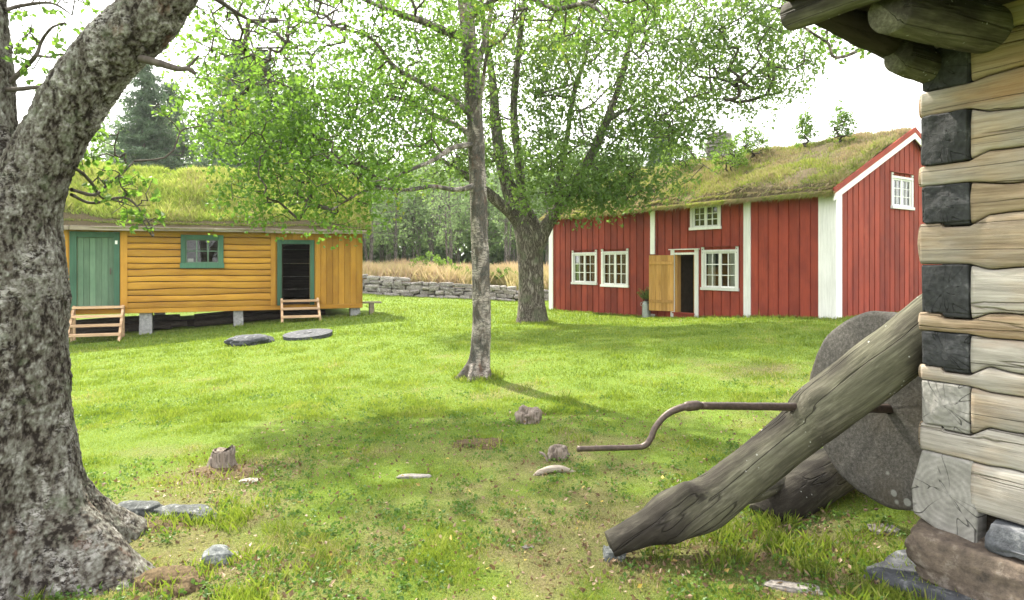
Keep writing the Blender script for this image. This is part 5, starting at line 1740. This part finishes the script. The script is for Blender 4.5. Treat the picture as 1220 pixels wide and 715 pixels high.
# long axis lies along local x of the mesh so that the grain follows it
ax = (Vector(mainP[-1]) - Vector(mainP[3])).normalized()
from mathutils import Matrix
def oriented(name, V, F, mat, par, ax, org):
    yv = Vector((0, 1, 0)); zv = ax.cross(yv).normalized(); yv = zv.cross(ax).normalized()
    R = Matrix((ax, yv, zv)).transposed()
    Rn = np.array(R)
    Vl = (V - np.array(org)) @ Rn
    o = fast(name, Vl, F, mat, par, smooth=True)
    o.location = tuple(np.array(org) - so)
    o.rotation_euler = R.to_euler()
    return o
lg1 = oriented('support_log', V, F, M['stand'], stand, ax, mainP[5])
# split butt end with its dark mouth
V, F = rock(A(733, 652, 3.80), (.13, .12, .13), 31, 8, .75, .10, .3)
oriented('butt_end', V, F, M['end_grey'], lg1, Vector((1, 0, 0)), A(728, 652, 3.81)) if False else None
p2 = [A(912, 620, 4.42), A(928, 600, 4.48), A(955, 583, 4.62), A(1010, 551, 4.88), A(1060, 520, 5.1), A(1130, 476, 5.35), A(1170, 450, 5.5)]
V, F = tube(p2, [.12, .165, .17, .165, .16, .16, .15], 120, 60, disp=log_disp(9, .02))
ax2 = (Vector(p2[-1]) - Vector(p2[1])).normalized()
oriented('support_log', V, F, M['stand'], stand, ax2, p2[3])
p3 = [A(868, 596, 3.88), A(900, 590, 4.15), A(925, 577, 4.45), A(940, 572, 4.55)]
V, F = tube(p3, [.035, .045, .055, .07], 40, 20, disp=log_disp(11, .012))
oriented('crosspiece', V, F, M['stand'], stand, (Vector(p3[-1]) - Vector(p3[0])).normalized(), p3[1])
# wheel
gc = np.array(A(1064, 487, 4.15)); gn = np.array([-.9, -.44, 0]); gn /= np.linalg.norm(gn)
gt = np.array([-gn[1], gn[0], 0])
rg = np.random.default_rng(5)
mb = MB()
seg = 160
rings_ = [(0.03, 0)] + [(.04 * q, 0) for q in range(1, 14)] + [(.565, 0), (.590, .012), (.595, .045), (.590, .078), (.565, .09), (.4, .09), (.03, .09)]
vs = []
for (r, d) in rings_:
    for k in range(seg):
        a = 2 * math.pi * k / seg
        rr = r * (1 + (.012 * math.sin(a * 3 + 1) + .006 * math.sin(a * 11)) * (r > .5)) 
        vs.append((rr * math.cos(a), rr * math.sin(a), d))
vs = np.array(vs)
nzv = (fbm(vs * 14, 3, 5) - .5) * .012
vs[:, 2] += nzv * np.where(vs[:, 2] < .045, 1, -1)
cr_ = (fbm(vs * 18, 2, 8) - .5) * .02
rad_ = np.hypot(vs[:, 0], vs[:, 1]); m_ = rad_ > .52
vs[m_, :2] *= (1 + cr_[m_])[:, None]
Rw = np.stack([gt, np.array([0, 0, 1.0]), gn])            # local axes: x along the disc, y up, z along the axle
Wp = gc - gn * .045 + vs @ Rw
Fw = []
for q in range(len(rings_) - 1):
    for k in range(seg):
        k2 = (k + 1) % seg
        Fw.append((q * seg + k, q * seg + k2, (q + 1) * seg + k2, (q + 1) * seg + k))
mb.arr(Wp - so, Fw)
mb.build('grindstone', M['grind'], stand, smooth=True)
# axle and crank
def ax_at(q, dz): 
    p = gc + gn * q; return (p[0], p[1], dz)
a0 = gc + gn * -.25
pa = [(a0[0], a0[1], gc[2] - .02), tuple(gc), ax_at(.834, EYE - 170 / FPX * 3.78), ax_at(1.50, EYE - 168.5 / FPX * 3.49)]
V, F = tube(pa, [.028, .028, .023, .0195], 60, 14, disp=bark_disp(.002, 30, 1, 3))
mb = MB(); mb.arr(V - so, F); axl = mb.build('axle', M['iron'], stand, smooth=True)
pe = pa[-1]
pc_ = [pe, A(822, 484, 3.46), A(808, 487, 3.45), A(793, 495, 3.44), A(781, 509, 3.43), A(775, 523, 3.42), A(768, 531, 3.415), A(756, 533, 3.41), A(720, 534, 3.37), A(688, 535, 3.33)]
V, F = tube(pc_, [.019, .020, .018, .016, .0155, .0155, .0155, .014, .014, .014], 110, 14, disp=bark_disp(.0016, 40, 1, 4))
mb = MB(); mb.arr(V - so, F); mb.build('crank_handle', M['iron'], stand, smooth=True)
V, F = tube([A(834, 483.5, 3.475), A(830, 483, 3.47), A(820, 484, 3.46), A(815, 485, 3.455)], [.019, .026, .026, .019], 12, 14, disp=bark_disp(.003, 40, 1, 4))
mb = MB(); mb.arr(V - so, F); mb.build('collar', M['iron'], axl, smooth=True)

# ============================================================ LOG CABIN AT THE RIGHT EDGE
cab = root('log_cabin', (KO.x, KO.y, 0), 'old pale log cabin corner with dark notched log ends on slate footing', 'cabin', rz=math.atan2(KD.y, KD.x))
kz = lambda py, D=3.4: EYE - (py - HY) / FPX * D
def hewn(T, u0, u1, lo, hi, bulge, seed, r, step=.035, cham=.22, wob=.007):
    """one hewn log lying against the wall plane; lo/hi are functions of u"""
    nu = max(6, int((u1 - u0) / step)); us = np.linspace(u0, u1, nu)
    prof = [(-.10, .0), (.018, .002), (.038, .02), (.047, .10), (.052, .28), (.054, .5), (.052, .7), (.047, .90), (.038, .98), (.018, .998), (-.10, 1.0)]
    vv, ff = [], []
    for i_, u in enumerate(us):
        l = lo(u); h = hi(u)
        for q, (v, t) in enumerate(prof):
            vv.append((u, v * bulge, l + (h - l) * t))
    vv = np.array(vv)
    n1 = (fbm(np.column_stack([vv[:, 0] * 3 + seed, vv[:, 2] * 9, np.full(len(vv), seed)]), 4, seed) - .5)
    n2 = (fbm(np.column_stack([vv[:, 0] * 12 + seed, vv[:, 2] * 40, np.full(len(vv), seed)]), 3, seed + 1) - .5)
    vv[:, 1] += n1 * wob * 2 + n2 * .006
    vv[:, 0] += np.where(np.isclose(vv[:, 0], u0), n1 * .015, 0)
    m = len(prof)
    for i_ in range(nu - 1):
        for q in range(m - 1):
            ff.append((i_ * m + q, (i_ + 1) * m + q, (i_ + 1) * m + q + 1, i_ * m + q + 1))
    ff.append(tuple(range(m))); ff.append(tuple((nu - 1) * m + q for q in range(m)))
    mb = MB(T); mb.add([tuple(p) for p in vv], ff, r)
    return mb
blocks = [(55, 105, 'end_dark'), (135, 195, 'end_dark'), (220, 265, 'end_dark'), (315, 374, 'end_dark'), (396, 438, 'end_dark'), (456, 508, 'end_grey'), (542, 632, 'end_grey')]
BW = .225
CT = FRONT
S2 = lambda u, v, z: (-v, u, z)
LEN = 2.6
rr_ = random.Random(4)
def _s(u): return min(1.0, max(0.0, (u - BW + .004) / .085))
def _wob(u, q): return (.014 * math.sin(u * 2.9 + q * 2.1) + .008 * math.sin(u * 7.3 + q)) * float(sstep(BW, BW + .2, u))
def bT(k, u):      # upper boundary of the block row
    zt, zb = kz(blocks[k][0]), kz(blocks[k][1])
    return zt - min(.022 + .01 * math.sin(k * 2.2), .2 * (zt - zb)) * _s(u) * (1 if k % 2 else .4) + _wob(u, k)
def bB(k, u):      # lower boundary of the block row, stepped at the notch
    zt, zb = kz(blocks[k][0]), kz(blocks[k][1])
    lip = (.022 if k not in (0, 1, 6) else 0) * (1 - _s(u)) * float(sstep(BW * .40, BW * .44, u))
    return zb - lip + min(.026 + .014 * math.sin(k * 1.7), .22 * (zt - zb)) * _s(u) * (1 if k % 3 else .5) + _wob(u, k + 9.5)
for k, (t, b, mt) in enumerate(blocks):
    zt_, zb_ = kz(t), kz(b)
    # wall log starting behind the block
    hi_ = lambda u, k=k: bT(k, u) - .003
    lo_ = lambda u, k=k: bB(k, u) + .003
    if k == 6:
        lo_ = lambda u: kz(606, 3.3) - .02 * u
    m = hewn(CT, BW + .008, LEN, lo_, hi_, .62, 50 + k, rr_.random(), step=.02)
    m.build('wall_log', M['log'], cab, smooth=True)
    # side wall log whose end grain shows at the corner: body going back + notched end block
    mbk = MB()
    dz = (zt_ - zb_)
    w1 = BW if k != 6 else .26
    x0 = -.01 if k != 6 else -.045
    y0 = -.024 - .010 * rr_.random()
    lp = .020 if k not in (0, 1, 6) else 0
    prof = [(x0, zt_ - .003), (w1 * .5, zt_ - .002), (w1 - .006, zt_ - .006), (w1 + .003, zt_ - dz * .5), (w1 - .004, zb_ - lp + .004), (w1 * .46, zb_ - lp + .004), (w1 * .42, zb_ + .003), (x0 + .004, zb_ + .004)]
    if k == 6: prof = [(-.005, zt_), (w1 - .02, zt_), (w1, zt_ - dz * .5), (w1 - .005, zb_ - .03), (.10, zb_ - .02), (-.05, zb_ + .04), (-.06, zb_ + dz * .45)]
    nn = len(prof)
    cz0 = (zt_ + zb_) / 2
    # densify the face so that it can be roughened
    ys = [y0, y0 + .012, .3]
    vs = []
    for yi, yy in enumerate(ys):
        for (x, z) in prof:
            s_ = .97 if yi == 0 else 1
            vs.append(((x - w1 / 2) * s_ + w1 / 2 - w1 / 2, yy, (z - cz0) * s_))
    fs = [tuple(range(nn))] + [(q * nn + i_, q * nn + (i_ + 1) % nn, (q + 1) * nn + (i_ + 1) % nn, (q + 1) * nn + i_) for q in range(2) for i_ in range(nn)]
    mbk.add(vs, fs, rr_.random())
    Vr, Fr = rock((.0, .19 + y0 - .006, 0), (w1 * 1.0, .40, dz * 1.02), 60 + k, 16, .90, .07, rr_.uniform(-.03, .03), rr_.uniform(-.03, .03))
    if k != 6: mbk.arr(Vr, Fr)
    mbk.build('log_end', M[mt], cab, bevel=.008, loc=(w1 / 2, 0, cz0))
    m = hewn(S2, .32, 3.4, lambda u, z=zb_: z - .03, lambda u, z=zt_: z + .03, 1.0, 80 + k, rr_.random(), step=.2)
    m.build('side_log', M['log'], cab, smooth=True)
# full-length wall logs lying between the blocks: thin at the notch, fuller beyond it
for k in range(len(blocks)):
    t = blocks[k - 1][1] if k else -30
    b = blocks[k][0]
    zt_, zb_ = kz(t), kz(b)
    hi_ = lambda u, k=k: (bB(k - 1, u) if k else kz(-30)) - .002
    lo_ = lambda u, k=k: bT(k, u) + .002
    m = hewn(CT, -.004 - .010 * rr_.random(), LEN, lo_, hi_, .62, 120 + k, rr_.random(), step=.012)
    m.build('wall_log', M['log'], cab, smooth=True)
    m = hewn(S2, .012, 3.4, lambda u, z=zb_: z - .0, lambda u, z=zt_: z + .0, .8, 160 + k, rr_.random(), step=.2)
    m.build('side_log', M['log'], cab, smooth=True)
mb = MB(); mb.box(.05, LEN, .06, .16, .1, 2.9); mb.box(.06, .16, .17, 3.4, .1, 2.9); mb.box(.05, LEN, 3.3, 3.4, .1, 2.9); mb.box(LEN - .1, LEN, .17, 3.29, .1, 2.9); mb.build('inner_wall', M['dark_wood'], cab)
# slate footing
g0 = H(2.2, 3.4)
for (c, s, sd, mt, rzz) in [((.62, .14, .13), (1.35, .55, .26), 3, 'stone_slab', .03), ((.55, .10, -.07), (1.5, .70, .20), 9, 'stone_dark', -.04), ((.62, .06, .315), (.62, .30, .13), 14, 'stone_dark', 0),
                       ((1.35, .1, .25), (.9, .4, .24), 17, 'stone_slab', 0), ((1.9, .1, .0), (1.4, .5, .5), 19, 'stone_dark', 0), ((.15, 1.4, .05), (.5, 2.2, .42), 23, 'stone_dark', 0), ((.1, 2.9, .1), (.5, 1.4, .5), 27, 'stone_slab', 0)]:
    V, F = rock(c, s, sd, 16, .8, .14, rzz)
    V[:, 2] += .012 * np.floor(3 * fbm(np.column_stack([V[:, 0] * 2, V[:, 1] * 2, V[:, 2] * 22]), 2, sd))
    mb = MB(); mb.arr(V, F); mb.build('footing_stone', M[mt], cab, smooth=True)
# overhanging eave: cantilever beam, outer edge log and soffit boards
def cab_tube(name, P, R, mat, seed, par=cab, amp=.014, rings=60, seg=40):
    V, F = tube(P, R, rings, seg, disp=log_disp(seed, amp))
    ax_ = (Vector(P[-1]) - Vector(P[0])).normalized()
    yv = Vector((0, 0, 1)); zv = ax_.cross(yv).normalized(); yv = zv.cross(ax_).normalized()
    R_ = Matrix((ax_, yv, zv)).transposed()
    o = fast(name, (V - np.array(P[0])) @ np.array(R_), F, mat, par, smooth=True)
    o.location = P[0]; o.rotation_euler = R_.to_euler()
    return o
cab_tube('eave_beam', [(.30, -.80, 2.66), (.30, -.35, 2.69), (.30, .10, 2.72), (.30, .6, 2.74)], [.095, .11, .115, .115], M['stand'], 41)
roofc = MB()
for k in range(9):
    y1_ = .3 - k * .15
    roofc.box(-.12 + rr_.uniform(-.03, .03), 2.6, y1_ - .146, y1_, 2.80 + rr_.uniform(0, .01), 2.84 + rr_.uniform(0, .01))
roofc.box(-.14, 2.6, -.98, 3.9, 2.86, 2.96)
rfo = roofc.build('roof', M['dark_wood'], cab, bevel=.006)
cab_tube('edge_log', [(-.14, -.86, 2.76), (.6, -.88, 2.77), (1.6, -.87, 2.78), (2.6, -.88, 2.78)], [.07, .08, .08, .08], M['stand'], 43, rfo)
cab_tube('verge_log', [(-.06, -.90, 2.80), (-.05, -.3, 2.73), (-.03, .2, 2.70), (-.02, .9, 2.72)], [.055, .085, .10, .10], M['dark_wood'], 44, rfo)
cab_tube('bracket', [(.02, -.26, 2.62), (.02, .05, 2.60), (.02, .3, 2.6)], [.075, .085, .09], M['stand'], 45, cab)
V, F = rock((1.2, 1.5, 3.05), (3.0, 5.0, .25), 50, 8, .9, .05)
mb = MB(); mb.arr(V, F); mb.build('sod', M['soil'], rfo, smooth=True)

# ============================================================ STONES, STUMPS, ROOTS
def stone(name, label, px, py, D, size, seed, mat, cat='rock', rz=0.0, n=16, boxy=.32, rough=.36, sink=.44, tilt=0.0):
    x = (px - CX) / FPX * D
    g = H(x, D)
    V, F = rock((0, 0, size[2] * (.5 - sink)), size, seed, n, boxy, rough, rz, tilt)
    mb = MB(); mb.arr(V, F)
    o = mb.build(name, M[mat], None, smooth=True, loc=(x, D, g))
    return tag(o, label, cat)
stone('rock', 'long blue-grey lichened rock lying in the grass right of the big birch roots', 222, 612, 4.5, (.46, .22, .13), 5, 'stone_blue', rz=-.25)
stone('rock', 'small grey rock squeezed against the big birch roots', 165, 604, 4.55, (.32, .22, .14), 6, 'stone_blue', rz=-.1)
stone('rock', 'blunt green-grey rock in the grass near the bottom left corner', 258, 664, 3.75, (.17, .16, .13), 7, 'stone_blue', rz=.4)
stone('pebble', 'small bright white stone beside the green-grey rock', 279, 660, 3.82, (.055, .05, .035), 8, 'stone_chalk', 'stone')
stone('flat_stone', 'small flat pinkish stone on the bare earth beside the left stump', 299, 567, 5.35, (.17, .10, .035), 9, 'stone_chalk', 'stone')
stone('flat_stone', 'long thin pale stone sunk in the middle of the lawn', 493, 569, 5.3, (.26, .07, .03), 10, 'stone_chalk', 'stone')
stone('flat_stone', 'pale flat slab in the grass at the foot of the grindstone', 1052, 631, 4.15, (.20, .14, .05), 12, 'stone_chalk', 'stone')
stone('flat_stone', 'pointed pale stone sunk in the grass at the bottom right', 945, 702, 3.42, (.27, .09, .05), 13, 'stone_chalk', 'stone', rz=-.35)
stone('flat_stone', 'squarish grey stone wedged under the lower tip of the leaning log', 731, 658, 3.83, (.11, .13, .10), 14, 'stone_blue', 'stone', boxy=.8, sink=.45)
stone('flat_stone', 'tiny reddish stone in the grass right of centre at the bottom', 629, 657, 3.95, (.07, .05, .02), 15, 'stone_chalk', 'stone')
stone('boulder', 'mossy grey boulder barely rising from the lawn before the storehouse', 296, 410, 15.7, (1.0, .8, .32), 16, 'stone_dark', rz=.2, boxy=.05, sink=.30)
# half sunk old millstone
q = at(367, 399, 16.3); g = H(q.x, q.y)
V, F = tube([(0, 0, -.12), (0, 0, -.11), (0, 0, .055), (0, 0, .08), (0, 0, .085), (0, 0, .086)], [.50, .55, .57, .53, .12, .10], 22, 60, disp=bark_disp(.012, 6, 1, 6))
mb = MB(); mb.arr(V, F); o = mb.build('millstone', M['stone_dark'], None, smooth=True, loc=(q.x, q.y, g + .025)); o.rotation_euler = (D2R(5), D2R(-3), 0)
tag(o, 'dark round millstone lying half sunk in the sunny lawn', 'millstone')

def stump(px, D, r, h, label, seed):
    x = (px - CX) / FPX * D; g = H(x, D)
    rt = root('tree_stump', (x, D, g), label, 'stump', 'stumps in the lawn')
    def dsp(V, th, t):
        return .5 * r * np.exp(-np.clip(V[:, 2], 0, 1) / (.3 * h)) * (.6 + .4 * np.cos(3 * th + seed)) + .12 * r * (fbm(V * 22, 3, seed) - .5) * 2 * (V[:, 2] < h * .8)
    V, F = tube([(0, 0, -.08), (0, 0, h * .4), (.01, 0, h * .97), (.01, 0, h)], [r * 1.05, r, r * .94, r * .86], 30, 36, disp=dsp)
    V[:, 2] += np.where(V[:, 2] > h * .8, .07 * r * (fbm(V * 30, 2, seed + 1) - .5) * 2 + .12 * V[:, 0], 0)
    fast('trunk', V, F, M['stump'], rt, smooth=True)
    return rt, x, g
stump(265, 5.75, .10, .15, 'short grey sawn stump on a patch of bare earth at the left', 3)
# mounds of duff heaped round stump and roots
def mound(px, D, size, seed, label, rz=0.0):
    x = (px - CX) / FPX * D; g = H(x, D)
    V, F = rock((0, 0, -size[2] * .22), size, seed, 16, 0.0, .55, rz)
    V = V + (np.stack([vnoise(V * 45, seed), vnoise(V * 45, seed + 1), vnoise(V * 45, seed + 2)], 1) - .5) * .022
    mb = MB(); mb.arr(V, F); o = mb.build('earth_mound', M['moss'], None, smooth=True, loc=(x, D, g))
    rngm = np.random.default_rng(seed)
    return tag(o, label, 'earth mound')
mound(270, 5.6, (.75, .5, .13), 21, 'low brown heap of bark and soil round the left stump')
mound(205, 3.48, (.40, .30, .22), 22, 'dark crumbly soil mound at the foot of the big birch')
mound(185, 4.3, (.5, .3, .12), 23, 'mossy brown mound between the big birch roots and the grey rocks')
mound(575, 6.3, (.55, .4, .12), 25, 'small hummock of yellow moss in the middle of the lawn')
def gnarl(px, D, sc, label, seed, n=7):
    x = (px - CX) / FPX * D; g = H(x, D)
    rngg = np.random.default_rng(seed); parts = []
    for k in range(n):
        a = rngg.uniform(0, 6.28); l = rngg.uniform(.5, 1.1) * sc
        e = np.array([math.cos(a) * l * .6, math.sin(a) * l * .25 - .03, 0]); 
        st_ = np.array([rngg.normal() * .06, rngg.normal() * .05, sc * rngg.uniform(.25, .5)])
        md = (st_ + e) / 2 + np.array([0, 0, sc * .08])
        parts.append(tube([st_, md, e + [0, 0, -.04]], [sc * .05, sc * .07, sc * .03], 18, 8, disp=bark_disp(sc * .05, 16, 1, seed + k)))
    parts.append(rock((.0, .02, sc * .22), (sc * 1.0, sc * .7, sc * 1.0), seed, 16, 0, .75))
    V, F = join(parts)
    o = fast('root_stump', V, F, M['stump'], None, smooth=True, loc=(x, D, g))
    return tag(o, label, 'stump')
gnarl(629, 7.1, .24, 'gnarled dead root stump sticking up beyond the crank handle', 4)
gnarl(664, 5.75, .16, 'small gnarled stump just behind the pale curved root', 6, 6)
pr = [A(636, 569, 5.35), A(645, 564, 5.36), A(658, 562, 5.38), A(672, 565, 5.4), A(688, 568, 5.42)]
o0 = np.array(pr[2])
zz = [H(p[0], p[1]) for p in pr]
pr = [(p[0], p[1], z + dz) for p, z, dz in zip(pr, zz, (-.01, .02, .035, .02, -.02))]
V, F = tube(pr, [.014, .026, .030, .026, .012], 30, 12, disp=bark_disp(.006, 16, 1, 6))
o0 = np.array(pr[2])
o = fast('bare_root', V - o0, F, M['pale_root'], None, smooth=True, loc=tuple(o0))
tag(o, 'pale curved bare root surfacing in the lawn below the crank handle', 'root')

# ============================================================ AIR
hz = NM('haze_air')
hv_ = hz.N("ShaderNodeVolumePrincipled")
hv_.inputs['Color'].default_value = (.93, .96, 1.0, 1)
hv_.inputs['Density'].default_value = HAZE
hv_.inputs['Anisotropy'].default_value = .35
hz.L(hv_.outputs[0], hz.out.inputs['Volume'])
mb = MB(); mb.box(-90, 60, -12, 90, -4, 24)
if HAZE > 0:
    ho = mb.build('haze', hz.m); tag(ho, kind='stuff')
